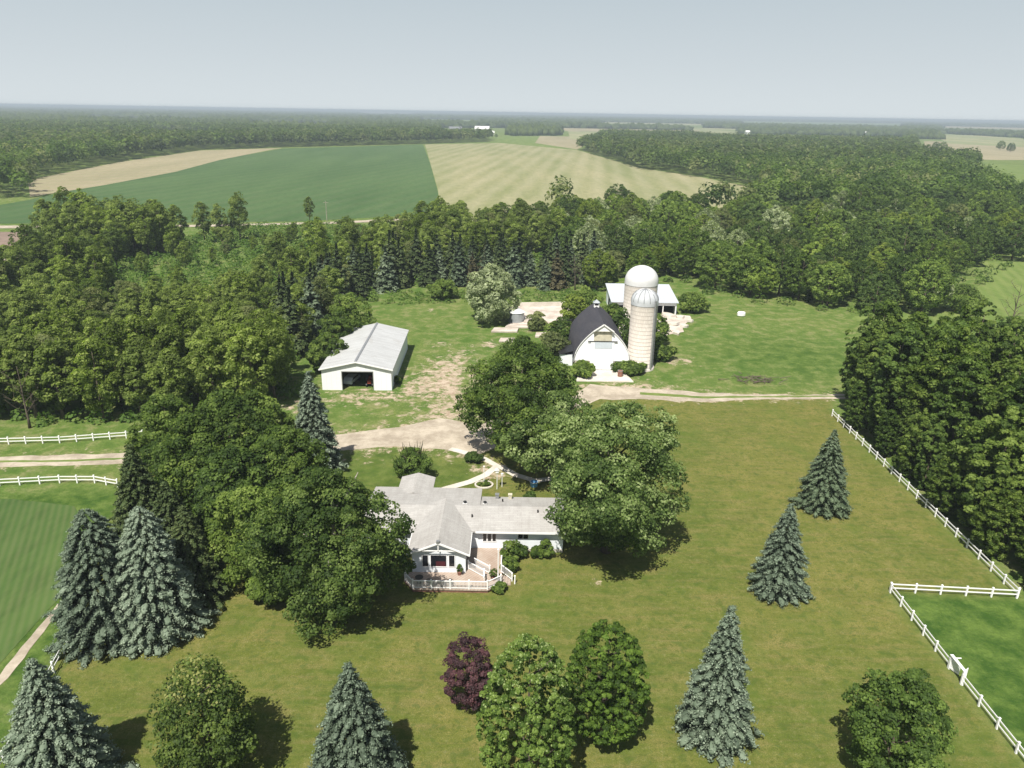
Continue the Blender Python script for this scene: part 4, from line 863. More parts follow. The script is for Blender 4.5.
# ------------------------------------------------------------------ fences
def fence(label, pts, spacing=2.44, h=1.18, group=None, nr=2):
    t = thing('rail_fence', label, 'fence', (*pts[0], 0)); O = Vector((*pts[0], 0))
    pm = MB(); pm.box(-0.075, 0.075, -0.075, 0.075, 0, h); pm.add([(-.1, -.1, h), (.1, -.1, h), (.1, .1, h), (-.1, .1, h), (0, 0, h + .1)], [(0, 1, 4), (1, 2, 4), (2, 3, 4), (3, 0, 4), (3, 2, 1, 0)])
    first = None; P3 = [Vector((*p, 0)) for p in pts]; posts = []
    for a, b in zip(P3, P3[1:]):
        n = max(1, round((b - a).length / spacing))
        for i in range(n): posts.append(a.lerp(b, i / n))
    posts.append(P3[-1])
    for p in posts:
        if first is None: first = pm.build('post', 'vinyl', t); q = first
        else: q = first.copy(); link(q, t)
        q.location = p - O
    for z in ((0.5, 0.98) if nr == 2 else (0.3, 0.7, 1.1)):
        r = MB()
        for a, b in zip(posts, posts[1:]): r.bar(a - O + Vector((0, 0, z)), b - O + Vector((0, 0, z)), 0.045, 0.13)
        r.build('rail', 'vinyl', t)
    return t
fence('long white two-rail fence running beside the dark grove on the right', [P(832, 416), (54.6, 67.0)])
fence('short white fence closing the top of the green paddock', [(54.4, 66.8), (41.2, 67.6)])
fence('white fence down the paddock side, above the gate', [(41.15, 67.4), (41.1, 55.9)])
fence('white fence down the paddock side, below the gate', [(41.15, 53.7), (41.3, 36)])
fence('white fence on the grass verge above the gravel drive at left', [P(-60, 446), P(60, 443), P(143, 437)])
fence('white fence curving between the drive and the crop field at left', [P(-60, 488), P(0, 486), P(60, 483), P(95, 483), P(118, 487)])
fence('short white fence between two spruces at the lower left', [P(74, 636), P(-10, 790)])
def gate():
    t = thing('garden_gate', 'white slatted gate standing half open in the paddock fence', 'gate', (41.1, 54.8, 0))
    for y in (-1.0, 1.0): m = MB(); m.box(-0.08, 0.08, y - 0.08, y + 0.08, 0, 1.5); m.build('post', 'vinyl', t)
    for a, e in (((0, 0.92, 0), (0.35, 0.1, 0)), ((0, -0.92, 0), (0.75, -0.35, 0))):
        m = MB(); a, e = Vector(a), Vector(e)
        for z in (0.25, 1.15): m.bar(a + Vector((0, 0, z)), e + Vector((0, 0, z)), 0.06, 0.12)
        for k in range(9): p = a.lerp(e, k / 8); m.bar(p + Vector((0, 0, 0.12)), p + Vector((0, 0, 1.3)), 0.075, 0.03)
        m.build('gate_leaf', 'vinyl', t)
    m = MB(); m.box(-0.14, 0.14, -1.1, 1.1, 1.5, 1.58); m.box(0.0, 0.9, 0.94, 1.02, 1.2, 1.28); m.build('top_rail', 'vinyl', t)
gate()

# ------------------------------------------------------------------ yard trees
def quad_ball(k=3):
    V, Fq = [], []
    for ax in range(3):
        for sg in (-1, 1):
            b = len(V)
            for i in range(k + 1):
                for j in range(k + 1):
                    p = [0, 0, 0]; p[ax] = sg; p[(ax + 1) % 3] = (2 * i / k - 1) * sg; p[(ax + 2) % 3] = 2 * j / k - 1; p = np.array(p, float); V.append(p / np.linalg.norm(p))
            for i in range(k):
                for j in range(k): a = b + i * (k + 1) + j; Fq.append((a, a + k + 1, a + k + 2, a + 1))
    return np.array(V), np.array(Fq)
QB_V, QB_F = quad_ball()
def spruce_mesh(name, H, R, zb, mat, seed, power=0.85, leaf=0.15, pad=0.46, dens=1.0, nper=60):
    """blue spruce: a cone of separate drooping branch tips, each a flat pad of needles, over a dark inside"""
    r = np.random.default_rng(seed); pos, nrm, tint, sz = [], [], [], []; SV, SF, ST, sn = [], [], [], 0
    z = H - 0.25; k = 0; row = 0
    while z > zb:
        f = (H - z) / (H - zb); Rl = R * f ** power; circ = 2 * math.pi * max(Rl, 0.12); pw = pad * (0.55 + 0.6 * f); n = max(4, int(circ / (pw * 1.55) * dens))
        pw0 = pw
        for i in range(n):
            pw = pw0 * r.uniform(0.68, 1.25); az = 2 * math.pi * (i + 0.5 * (row % 2) + r.uniform(-.4, .4)) / n; L = Rl * (1 + r.normal(0, 0.11) + 0.05 * math.sin(3 * az + row)) + 0.1
            m = int(nper * (0.5 + 0.5 * f)); a = r.normal(size=(m, 3)); a /= np.linalg.norm(a, axis=1, keepdims=True); q = r.uniform(0.85, 1.22, m); e = a * q[:, None] * np.array([pw * 1.15, pw * 0.72, pw * 0.50]); lx = L - pw * 0.75 + e[:, 0]; zj = r.normal(0, 0.2) * pw; zz = z + zj + e[:, 2] - 0.38 * (e[:, 0] + pw * 0.6)
            ca, sa = math.cos(az), math.sin(az)
            e2 = QB_V * (1 + 0.16 * np.sin(QB_V @ r.uniform(-5, 5, (3, 1)) + r.uniform(0, 6))) * np.array([pw * 0.86, pw * 0.52, pw * 0.34]); bx = L - pw * 0.75 + e2[:, 0]; tp_ = float(np.clip(0.40 + r.normal(0, .10), 0, 1))
            SV.append(np.stack([bx * ca - e2[:, 1] * sa, bx * sa + e2[:, 1] * ca, z + zj + e2[:, 2] - 0.38 * (e2[:, 0] + pw * 0.6)], 1)); SF.append(QB_F + sn); sn += len(QB_V); ST.append(np.full(len(QB_F), tp_))
            pos.append(np.stack([lx * ca - e[:, 1] * sa, lx * sa + e[:, 1] * ca, zz], 1))
            nn = a / np.array([1.15, 0.72, 0.5]); nrm.append(np.stack([nn[:, 0] * ca - nn[:, 1] * sa, nn[:, 0] * sa + nn[:, 1] * ca, nn[:, 2]], 1) * 0.7 + r.normal(size=(m, 3)) * 0.25)
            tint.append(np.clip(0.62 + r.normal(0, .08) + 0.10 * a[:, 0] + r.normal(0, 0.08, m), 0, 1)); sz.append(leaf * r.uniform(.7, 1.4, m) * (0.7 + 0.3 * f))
        z -= pw0 * 1.08; row += 1
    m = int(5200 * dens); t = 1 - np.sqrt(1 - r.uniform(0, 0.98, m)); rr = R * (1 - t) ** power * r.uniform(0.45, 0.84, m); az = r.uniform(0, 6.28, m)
    pos.append(np.stack([rr * np.cos(az), rr * np.sin(az), zb + t * (H - zb)], 1)); nrm.append(r.normal(size=(m, 3))); tint.append(np.full(m, 0.04)); sz.append(np.full(m, 0.30))  # inner cards darkened, shade between the pads put into their tint
    pos, nrm, tint, sz = map(np.concatenate, (pos, nrm, tint, sz)); pos[:, 2] = np.maximum(pos[:, 2], 0.08)
    V, Fq = quads(pos, nrm, sz, 1.3, r); V = np.concatenate([V, np.concatenate(SV)]); Fq = np.concatenate([Fq, np.concatenate(SF) + len(pos) * 4]); tint = np.concatenate([tint, np.concatenate(ST)]); V[:, 2] = np.maximum(V[:, 2], .03)
    return mesh_np(name, V, Fq, mat, tint)
def spruce(px, py, ty_h, R, label, mat, seed, pad=0.50, power=0.8, leaf=0.13, dens=0.95, zb=0.3):
    x, y = P(px, py)
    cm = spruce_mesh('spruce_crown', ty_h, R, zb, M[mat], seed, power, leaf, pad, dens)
    tm = trunk_mesh('spruce_trunk', ty_h, ty_h * 0.014, R, zb, seed, 0)
    put_tree('spruce_tree', label, 'spruce', x, y, cm, tm)
spruce(64, 788, 12.0, 3.9, 'broad blue spruce in the bottom left corner by the fence end', 'needle_blue', 21)
spruce(357, 790, 11.9, 3.6, 'blue spruce on the front lawn left of the purple tree', 'needle_blue', 22)
spruce(714, 736, 12.9, 2.95, 'slender blue spruce on the front lawn right of the round green maple', 'needle_blue', 23)
spruce(777, 592, 10.9, 2.9, 'bright blue spruce in the middle of the right-hand lawn', 'needle_blue', 24)
spruce(821, 508, 11.3, 3.2, 'darker grey-green spruce nearest the long white fence', 'needle_green', 25, 0.5)
spruce(110, 634, 13.8, 4.3, 'large blue spruce beside the crop field, left of a matching pair', 'needle_blue', 26, 0.55, power=0.55)
spruce(160, 630, 13.8, 4.1, 'large blue spruce beside the lawn, right of a matching pair', 'needle_blue', 27, 0.55, power=0.58)
spruce(196, 598, 11.0, 3.3, 'dark green spruce just behind the pair of large blue spruces', 'needle_dark', 28)
spruce(316, 471, 15.0, 3.6, 'tall pale blue spruce standing by the bend of the gravel drive', 'needle_blue', 29, 0.62, leaf=0.2)
spruce(150, 562, 14.5, 3.9, 'dark spruce near the end of the curving white fence', 'needle_dark', 30, 0.6, leaf=0.2)
spruce(180, 580, 12.0, 4.0, 'dark spruce behind the pair of blue spruces, deep in shade', 'needle_dark', 31, 0.6, leaf=0.2)
def yard_tree(px, py, H, R, label, mat, seed, prof='round', zb=1.2, ncl=110, nleaf=11000, leaf=0.27, rc=0.2, cat='tree', name='leafy_tree', bark='bark', tips=0, lobe=0.18, loose=0.0, trunk=0.25, limbs=6, pos=None, asp=1.0, squash=0.75, airy=0.0):
    x, y = pos or P(px, py)
    lobe *= 1.35 if lobe > 0.1 else 1
    if nleaf > 5000: nleaf, leaf, ncl, rc = int(nleaf * 1.9), leaf * 0.74, int(ncl * 1.9), rc * 0.78
    cm = crown_mesh(name + '_crown', H, R, zb, ncl, nleaf, leaf, prof, M[mat], rc, seed, lobe, squash, tips, loose, asp=asp, airy=airy)
    tm = trunk_mesh(name + '_trunk', H, trunk, R, zb, seed, limbs, bark)
    return put_tree(name, label, cat, x, y, cm, tm)
yard_tree(214, 775, 10.8, 3.4, 'green tree with sparse yellow top on the lower left lawn', 'leaf_bare_top', 41, 'egg', 0.6, 130, 9500, 0.26, 0.22, tips=0.95, loose=0.2, airy=0.62)
yard_tree(468, 706, 7.3, 2.25, 'dark purple-leaved small tree left of the tipped maple', 'leaf_purple', 42, 'egg', 0.5, 90, 9000, 0.16, 0.2, cat='purple tree', lobe=0.08)
yard_tree(526, 785, 13.3, 3.7, 'bright green maple with pale shoots, right of the purple tree', 'leaf_tipped', 43, 'egg', 0.5, 420, 24000, 0.19, 0.085, tips=0.22, lobe=0.05, cat='maple', name='maple_tree')
yard_tree(602, 737, 10.9, 3.55, 'dense dark green round maple left of the slender blue spruce', 'leaf_maple', 44, 'egg', 0.8, 380, 22000, 0.19, 0.09, lobe=0.05, cat='maple', name='maple_tree')
yard_tree(884, 782, 10.6, 3.7, 'dark round tree on the lower right lawn beside the paddock gate', 'leaf_dark', 45, 'round', 1.0, 150, 13000, 0.24, 0.2)
yard_tree(606, 551, 17.6, 7.8, 'huge spreading shade tree at the right end of the house', 'leaf_painted_sheen', 46, 'top', 1.2, 330, 30000, 0.34, 0.15, lobe=0.28, trunk=0.55, limbs=10, cat='oak', name='oak_tree', loose=0.1)
yard_tree(556, 484, 13.6, 6.2, 'leafy tree whose crown rises behind the top of the huge shade tree', 'leaf_painted_sheen', 47, 'round', 2.5, 150, 13000, 0.34, 0.2, lobe=0.25, trunk=0.4, cat='oak', name='oak_tree')
yard_tree(521, 462, 18.8, 8.0, 'large darker shade tree between the drive and the barn', 'leaf', 48, 'round', 2.2, 280, 26000, 0.36, 0.16, lobe=0.3, trunk=0.5, limbs=9, cat='oak', name='oak_tree')
yard_tree(338, 614, 16.4, 6.2, 'large drooping tree shading the left end of the house', 'leaf_t9', 49, 'round', 0.4, 300, 28000, 0.30, 0.17, lobe=0.32, trunk=0.5, limbs=9, bark='bark_pale')
yard_tree(300, 585, 13.0, 4.8, 'leafy tree against the left side of the large drooping tree', 'leaf', 50, 'round', 1.0, 170, 15000, 0.3, 0.2, lobe=0.3)
yard_tree(258, 585, 12.0, 3.8, 'light green young tree in front of the dark clump left of the house', 'leaf_light', 51, 'tall', 1.0, 130, 11000, 0.29, 0.24, lobe=0.3)
yard_tree(272, 600, 4.2, 2.4, 'low bright green shrub at the edge of the clump left of the house', 'leaf_light', 52, 'round', 0.2, 50, 4500, 0.26, 0.3, cat='shrub', name='shrub')
yard_tree(290, 528, 13.5, 4.8, 'dense leafy tree right in the clump, behind the light green one', 'leaf', 53, 'round', 2, 170, 14000, 0.36, 0.2)
yard_tree(238, 500, 15.3, 6.0, 'tall rounded tree at the top of the clump below the woods', 'leaf', 54, 'round', 2, 220, 19000, 0.36, 0.18, lobe=0.25)
yard_tree(200, 520, 14.0, 5.4, 'rounded green tree in the middle of the clump, over the dark spruces', 'leaf', 55, 'round', 2, 180, 16000, 0.36, 0.2)
yard_tree(263, 480, 13.0, 4.3, 'rounded green tree just left of the tall pale blue spruce', 'leaf', 56, 'round', 2, 160, 13000, 0.36, 0.2)
yard_tree(175, 485, 13.0, 4.6, 'green tree at the upper left of the clump beside the drive', 'leaf', 57, 'tall', 2, 150, 12000, 0.36, 0.2)
yard_tree(240, 545, 12.5, 4.4, 'green tree hidden low in the clump behind the light green one', 'leaf_dark', 58, 'round', 1.5, 140, 11000, 0.34, 0.2)
yard_tree(492, 322, 14.0, 6.0, 'pale silvery willow alone on the grass behind the white shed', 'leaf_silver', 59, 'round', 0.5, 170, 11000, 0.5, 0.2, cat='willow', name='willow_tree', lobe=0.25)
yard_tree(412, 477, 4.4, 2.5, 'dark spiky-topped shrub on the lawn behind the house', 'leaf_dark', 60, 'round', 0.2, 60, 5500, 0.24, 0.28, cat='shrub', name='shrub', tips=0)
sh = bpy.context.scene.collection.objects[-1]
m = MB(); r = random.Random(9)
for k in range(46):
    a = r.uniform(0, 6.28); q = r.uniform(0.6, 2.9); zt = r.uniform(3.7, 5.4) - q * 0.3; b_ = a + r.gauss(0, 0.25); m.tube([(math.cos(a) * q * .5, math.sin(a) * q * .5, 1.6), (math.cos(a) * q * 0.75, math.sin(a) * q * 0.75, zt * .6), (math.cos(b_) * q, math.sin(b_) * q, zt)], [0.05, 0.075, 0.02], 5)
m.build('shoot', leaf_mat('leaf_shoot', (0.05, 0.06, 0.025), (0.07, 0.075, 0.03), (0.09, 0.08, 0.04)), [o for o in bpy.data.objects if o.get('label', '').startswith('dark spiky')][0])
for i, (px, py, H, R, mat, lab) in enumerate([
        (511, 560, 2.7, 1.15, 'leaf', 'tall green shrub against the deck side of the house wall'), (521, 557, 1.6, 0.85, 'leaf_dark', 'round dark shrub under the small high window of the house'),
        (509, 571, 1.7, 0.95, 'leaf', 'green shrub at the foot of the deck stairs'), (545, 557, 2.3, 0.85, 'leaf_light', 'upright green shrub near the right corner of the house'),
        (538, 557, 1.3, 0.8, 'leaf', 'small low shrub left of the upright one at the house wall'), (500, 592, 1.1, 0.7, 'leaf', 'small shrub at the right front corner of the deck'),
        (583, 376, 3.0, 2.2, 'leaf_light', 'light green shrub on the left side of the barn apron'), (617, 371, 2.0, 1.8, 'leaf', 'shrub at the right foot of the barn front'), (632, 373, 2.2, 2.4, 'leaf_light', 'light green shrub between the barn and the narrow silo'),
        (552, 357, 5.5, 3.0, 'leaf_olive', 'olive bushy tree left of the barn roof'), (560, 344, 6.0, 3.0, 'leaf', 'green bushy tree against the left barn roof'), (537, 330, 4.5, 2.2, 'leaf_olive', 'scrubby bush on the concrete yard edge'),
        (620, 348, 9.0, 3.2, 'leaf_dark', 'dark tree growing between the barn and the narrow silo'), (655, 345, 7.0, 3.0, 'leaf', 'bushy tree in the gap right of the narrow silo'), (573, 322, 7.0, 3.0, 'leaf_yellow', 'yellow-green tree overhanging the back of the barn roof'), (584, 312, 6.5, 3.2, 'leaf_light', 'light green tree behind the barn cupola'),
        (613, 325, 5.0, 3.0, 'leaf', 'green bush behind the barn below the open shed'), (661, 360, 3.0, 2.4, 'leaf', 'low bush at the right foot of the narrow silo'), (397, 384, 1.6, 0.8, 'leaf', 'small bush against the side wall of the white shed'), (692, 312, 5.0, 3.6, 'leaf', 'round bush right of the open cattle shed'),
        (530, 500, 1.2, 0.8, 'leaf_dark', 'small dark shrub beside the blue tub'), (474, 462, 1.5, 1.2, 'leaf_dark', 'small dark shrub at the inner bend of the walkway'), (960, 312, 7, 4.8, 'leaf_light', 'round light green tree at the meadow edge beyond the grove')]):
    yard_tree(px, py, H, R, lab, mat, 70 + i, 'round', 0.1, 40 if R < 2 else 70, 2200 if R < 2 else 4200, 0.2 if R < 2 else 0.42, 0.32, cat='shrub' if H < 4 else 'small tree', name='shrub' if H < 4 else 'small_tree', trunk=0.08)

# ------------------------------------------------------------------ woods: individual trees
def variants(prefix, specs):
    out = []
    for i, s in enumerate(specs):
        H, R, zb, ncl, nl, leaf, prof, mat, rc, lobe = s
        out.append((crown_mesh(prefix + '_crown', H, R, zb, ncl, nl, leaf, prof, M[mat], rc, 100 + i * 7, lobe, loose=0.1 if prefix == 'oak' else 0.3, shell=0.9 if prefix == 'oak' else 0.6), trunk_mesh(prefix + '_trunk', H, 0.22 + R * 0.02, R, zb, 100 + i, 5), R))
    return out
POP = variants('poplar', [(15, 3.3, 2.5, 130, 8100, 0.34, 'tall', 'pop_mid', 0.21, 0.35), (14, 2.9, 2.2, 120, 7425, 0.34, 'tall', 'pop_mid', 0.22, 0.4), (16, 3.6, 3, 140, 8775, 0.34, 'egg', 'pop_mid', 0.2, 0.35), (14, 3.1, 2, 120, 7425, 0.34, 'tall', 'pop_light', 0.22, 0.4), (13, 3.2, 2, 110, 6750, 0.34, 'egg', 'leaf_olive', 0.22, 0.4), (15, 3.2, 2, 120, 7425, 0.34, 'tall', 'pop_light', 0.21, 0.35), (15, 3.6, 3, 130, 8100, 0.34, 'round', 'pop_dark', 0.2, 0.35)])
POPN = ['mid green', 'mid green', 'mid green', 'light green', 'olive green', 'light green', 'dark green']
OAK = variants('oak', [(16, 6.8, 2.0, 330, 10625, 0.42, 'wide', 'oak_dark', 0.11, 0.14), (15, 6.2, 2.0, 330, 10000, 0.42, 'round', 'oak_mid', 0.11, 0.14), (17, 7.2, 2.5, 330, 11250, 0.42, 'wide', 'oak_mid', 0.11, 0.14), (14, 5.6, 1.5, 330, 8125, 0.42, 'round', 'leaf_yellow', 0.11, 0.14), (15, 5.8, 2, 330, 8125, 0.42, 'round', 'leaf_silver', 0.11, 0.14), (15, 6.0, 2, 330, 8750, 0.42, 'round', 'oak_dark', 0.11, 0.14), (14, 5.5, 2, 330, 8125, 0.42, 'egg', 'leaf_olive', 0.11, 0.14), (14, 5.5, 2, 330, 8125, 0.42, 'round', 'oak_light', 0.11, 0.14)])
OAKN = ['dark green', 'mid green', 'mid green', 'yellow-green', 'silvery', 'dark green', 'olive green', 'light green']
COT = variants('cottonwood', [(21, 4.4, 1.0, 330, 19000, 0.36, 'tall', 'leaf', 0.12, 0.35), (20, 4.0, 0.8, 300, 18000, 0.36, 'tall', 'leaf_dark', 0.13, 0.35), (19, 4.4, 0.8, 300, 18000, 0.36, 'egg', 'leaf', 0.13, 0.35)])
COTN = ['mid green', 'dark green', 'broader']
CON = []
for i, (mat, H, R) in enumerate([('needle_dark', 15, 3.3), ('needle_green', 14, 3.2), ('leaf_brown', 14, 3.0), ('needle_dark', 16, 3.5), ('needle_green', 15, 2.8)]):
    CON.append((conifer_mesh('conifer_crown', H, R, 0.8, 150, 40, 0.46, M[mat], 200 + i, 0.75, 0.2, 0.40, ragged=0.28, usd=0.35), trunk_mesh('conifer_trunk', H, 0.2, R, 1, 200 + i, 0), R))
CONN = ['dark', 'grey-green', 'brownish', 'tall dark', 'slim grey-green']
BARE = [trunk_mesh('bare_branches', 13, 0.22, 4.5, 2, 300 + i, 9, 'bark', 7, 0.03) for i in range(3)]

def scatter(poly_px, spacing, seed, avoid=True, mind=None, extra=None):
    g = [P(a, b) for a, b in poly_px]; xs = [p[0] for p in g]; ys = [p[1] for p in g]; r = np.random.default_rng(seed); out = []
    nx = int((max(xs) - min(xs)) / spacing) + 2; ny = int((max(ys) - min(ys)) / spacing) + 2
    X, Y = np.meshgrid(min(xs) + np.arange(nx) * spacing, min(ys) + np.arange(ny) * spacing * 0.9)
    X = X + (np.arange(ny) % 2)[:, None] * spacing * 0.5 + r.uniform(-.36, .36, X.shape) * spacing; Y = Y + r.uniform(-.36, .36, Y.shape) * spacing
    ok = inside(X, Y, g)
    px, py = proj(X, Y, 0.0); ok &= (px > -45) & (px < 1070)
    if extra:
        for e in extra: ok &= ~inside(px, py, e)
    return sorted(zip(X[ok].ravel().tolist(), Y[ok].ravel().tolist()), key=lambda q: q[1])
CLEAR = [(120, 268), (200, 252), (250, 236), (330, 226), (420, 226), (395, 248), (290, 262), (200, 285), (150, 300), (110, 290)]
SHEDZ = [(300, 398), (300, 350), (345, 318), (470, 300), (470, 420), (300, 420)]
def plant(pts, kinds, names, weights, name, cat, zones, seed, smin=0.8, smax=1.15, zvar=0.12):
    """zones: function of photo-plan position -> where-phrase; label and group carry the colour and the zone"""
    r = random.Random(seed)
    for x, y in pts:
        i = r.choices(range(len(kinds)), weights)[0]; c, t, R = kinds[i]; sc = r.uniform(smin, smax); px, py = proj(x, y, 0.0); w = zones(float(px), float(py))
        put_tree(name, names[i] + ' ' + cat + ' ' + w, cat, x, y, c, t, sc, r.uniform(0, 6.28), names[i] + ' ' + cat + 's ' + w, sc * r.uniform(1 - zvar, 1 + zvar))
def cols(cuts, phrases): return lambda px, py: phrases[sum(px > c for c in cuts)]
fr = scatter([(-60, 432), (90, 428), (150, 424), (230, 418), (300, 402), (290, 370), (200, 378), (100, 392), (-60, 400)], 6.0, 1)
plant(fr, POP, POPN, [2.5, 2, 2, 2.5, 1.2, 2.5, 1.2], 'poplar_tree', 'poplar', cols([75, 150, 225], ['in the front row of the left wood at the picture edge', 'in the front row above the white verge fence', 'in the front row above the end of the verge fence', 'in the front row nearest the white shed']), 1, 0.8, 1.08)
md = scatter([(-60, 398), (100, 390), (200, 376), (292, 366), (322, 330), (240, 300), (130, 302), (-60, 330)], 6.6, 2, extra=[CLEAR])
md1 = [q for q in md if q[1] < 172]; md2 = [q for q in md if q[1] >= 172]
plant(md1, POP, POPN, [1.5, 1.5, 1.5, 3.5, 1.8, 3.5, .6], 'poplar_tree', 'poplar', cols([60, 130, 200], ['behind the front row at the far left', 'behind the front row left of centre of the wood', 'behind the front row in the middle of the left wood', 'behind the front row, left of the white shed']), 2, 0.52, 0.88)
plant(md2, POP, POPN, [2, 1, 1, 3.5, 2, 3.5, .6], 'poplar_tree', 'young poplar', cols([100, 200], ['along the left of the clearing', 'just below the clearing in the left wood', 'right of the clearing in the left wood']), 22, 0.4, 0.62)
bk = scatter([(-60, 326), (120, 300), (118, 268), (60, 262), (-60, 290)], 9.0, 3)
plant(bk, POP, POPN, [3, 2, 2, 1.5, 1, 1, 2], 'poplar_tree', 'poplar', cols([50], ['at the far left beside the side road', 'left of the clearing below the tall stand']), 3, 0.75, 1.0)
isl = scatter([(42, 256), (110, 262), (175, 256), (185, 244), (100, 242), (50, 248)], 7.4, 4)
plant(isl, POP, POPN, [2, 2, 2, 2.5, 1, 2.5, .6], 'poplar_tree', 'tall poplar', cols([110], ['in the left half of the stand against the crop field', 'in the right half of the stand against the crop field']), 4, 1.0, 1.25)
for i, (px, py, s) in enumerate([(205, 243, .95), (222, 243, 1.0), (241, 241, 1.1), (310, 222, .7), (176, 262, .9)]):
    c, t, R = POP[i % 3]
    put_tree('poplar_tree', ['slim poplar at the left edge of the open clearing', 'slim poplar second from left across the open clearing', 'taller poplar third from left across the open clearing', 'lone thin tree beside the distant country road', 'poplar standing in front of the tall stand at the clearing'][i], 'poplar', *P(px, py), c, t, s * 0.9, i, None, s * 1.05)
mc = scatter([(250, 300), (322, 328), (395, 285), (480, 270), (560, 258), (560, 232), (440, 236), (380, 252), (300, 268)], 9.0, 5)
plant([q for q in mc if q[1] < 230 or q[0] < -75], POP, POPN, [1, 1, 1, 3, 2.5, 3, .5], 'poplar_tree', 'poplar', cols([360, 460], ['between the clearing and the dark conifers', 'close behind the middle of the conifer row', 'close behind the right end of the conifer row']), 5, 0.6, 0.88)
plant([q for q in mc if q[1] >= 230 and q[0] >= -75], POP, POPN, [1, 1, 1, 3, 2.5, 3, .5], 'poplar_tree', 'poplar', cols([410, 490], ['far behind the white shed and conifers', 'against the hay field behind the conifer row', 'against the hay field behind the silvery willow']), 55, 0.85, 1.1)
cl_ = scatter([(125, 286), (200, 268), (280, 262), (330, 240), (420, 238), (330, 232), (250, 240), (190, 256), (120, 272)], 13.0, 12)
plant(cl_, POP, POPN, [.5, .5, .5, 3, 1.5, 3, 0], 'poplar_tree', 'sapling poplar', cols([210, 300], ['standing open in the left of the clearing', 'standing open in the middle of the clearing', 'standing open in the right of the clearing']), 56, 0.35, 0.62)
cn = scatter([(300, 360), (322, 322), (375, 292), (440, 292), (600, 290), (590, 272), (480, 272), (390, 274), (300, 302), (270, 340)], 6.4, 6)
plant(cn, CON, CONN, [3, 2.5, 1.6, 3, 2], 'conifer_tree', 'conifer', cols([350, 440, 520], ['in the stand left behind the white shed', 'in the row straight behind the white shed', 'in the row behind the silvery willow', 'in the row behind the concrete yard']), 6, 0.72, 1.0)
for i, (px, py, H, R, mat, lab) in enumerate([(352, 340, 11, 4.2, 'leaf_light', 'bright green tree behind the left roof slope of the white shed'), (340, 352, 9, 4.0, 'leaf', 'green tree touching the left roof edge of the white shed'), (443, 299, 5.5, 3.6, 'leaf_light', 'bright green bush in front of the conifer row'), (330, 372, 8, 3.6, 'leaf', 'green tree close to the front left corner of the white shed')]):
    yard_tree(px, py, H, R, lab, mat, 120 + i, 'round', 0.3, 90, 6000, 0.42, 0.24, cat='tree', name='leafy_tree', trunk=0.15)
rg = scatter([(848, 408), (848, 440), (900, 478), (960, 528), (1018, 578), (1100, 660), (1240, 600), (1100, 430), (900, 400)], 6.6, 7)
rg = [(x, y) for x, y in rg if x > 58.6]
plant(rg, COT, COTN, [3, 2, 1.5], 'cottonwood_tree', 'cottonwood', lambda px, py: 'in the grove at the lower end of the long fence' if py > 520 else ('in the middle of the grove behind the long fence' if py > 455 else 'at the upper end of the grove by the farm track'), 7, 0.78, 1.0)
for i, (px, py, q) in enumerate([(868, 425, .75), (858, 408, .75), (896, 452, .72), (880, 402, .72), (930, 395, .75), (1000, 360, .5)]):
    c, t, R = COT[i % 3]; x, y = P(px, py); x = max(x, 57.2)
    put_tree('cottonwood_tree', ['low cottonwood at the top left corner of the grove by the fence end', 'low cottonwood beside the end of the farm track', 'low cottonwood close to the middle of the long fence', 'cottonwood on the track side of the grove', 'cottonwood at the back edge of the grove', 'small cottonwood in the meadow behind the grove'][i], 'cottonwood', x, y, c, t, q, i)
ed = [(57.6 + 1.6 * math.sin(k * 2.3), 67.5 + k * 3.4) for k in range(15)]
plant(ed, COT, COTN, [1, 1, 1], 'cottonwood_tree', 'low cottonwood', lambda px, py: 'close behind the long white fence, ' + ('lower end' if py > 520 else 'middle' if py > 460 else 'upper end'), 77, 0.34, 0.5)
re = scatter([(600, 296), (700, 298), (800, 305), (862, 318), (950, 312), (958, 296), (880, 288), (760, 274), (690, 270), (575, 276)], 10.0, 8, extra=[[(600, 340), (600, 284), (700, 284), (700, 340)]])
plant(re, OAK, OAKN, [2.5, 3, 1.6, 2.6, .8, 2.5, 1, 2], 'oak_tree', 'oak', cols([700, 790, 870], ['at the wood edge behind the open shed', 'at the wood edge above the white boulder', 'at the wood edge above the middle of the long grass', 'at the wood edge above the dark grove']), 8, 0.6, 0.92)
rm = scatter([(560, 272), (700, 270), (760, 273), (880, 286), (965, 280), (1040, 250), (1040, 222), (880, 222), (700, 222), (600, 212), (555, 226)], 12.6, 9)
def rzone(px, py):
    c = ['above the silos', 'right of the silos', 'over the long grass', 'towards the right picture edge'][sum(px > k for k in (670, 770, 880))]
    return ('in the near part' if py > 258 else 'in the middle part' if py > 238 else 'in the far part') + ' of the right wood ' + c
plant(rm, OAK, OAKN, [2.6, 3, 2.6, 2.2, 1.7, 2.6, 1.6, 1.8], 'oak_tree', 'oak', rzone, 9, 0.72, 1.05)
NIND = len(TREES)
for i, (px, py, s, lab) in enumerate([(822, 305, 0.75, 'bare grey dead tree at the edge of the right wood'), (575, 290, .9, 'bare grey dead tree rising among the conifers'), (1010, 330, 1.0, 'bare-topped tree above the right grove'), (30, 428, .9, 'leaning bare trunk at the front of the left wood'), (215, 345, .9, 'dead grey tree in the middle of the left wood')]):
    t = thing('dead_tree', lab, 'dead tree', (*P(px, py), 0), i); t.scale = (s, s, s); link(bpy.data.objects.new('branches', BARE[i % 3]), t)
print('individual trees', NIND, [len(q) for q in (fr, md, bk, isl, mc, cn, rg, re, rm)])

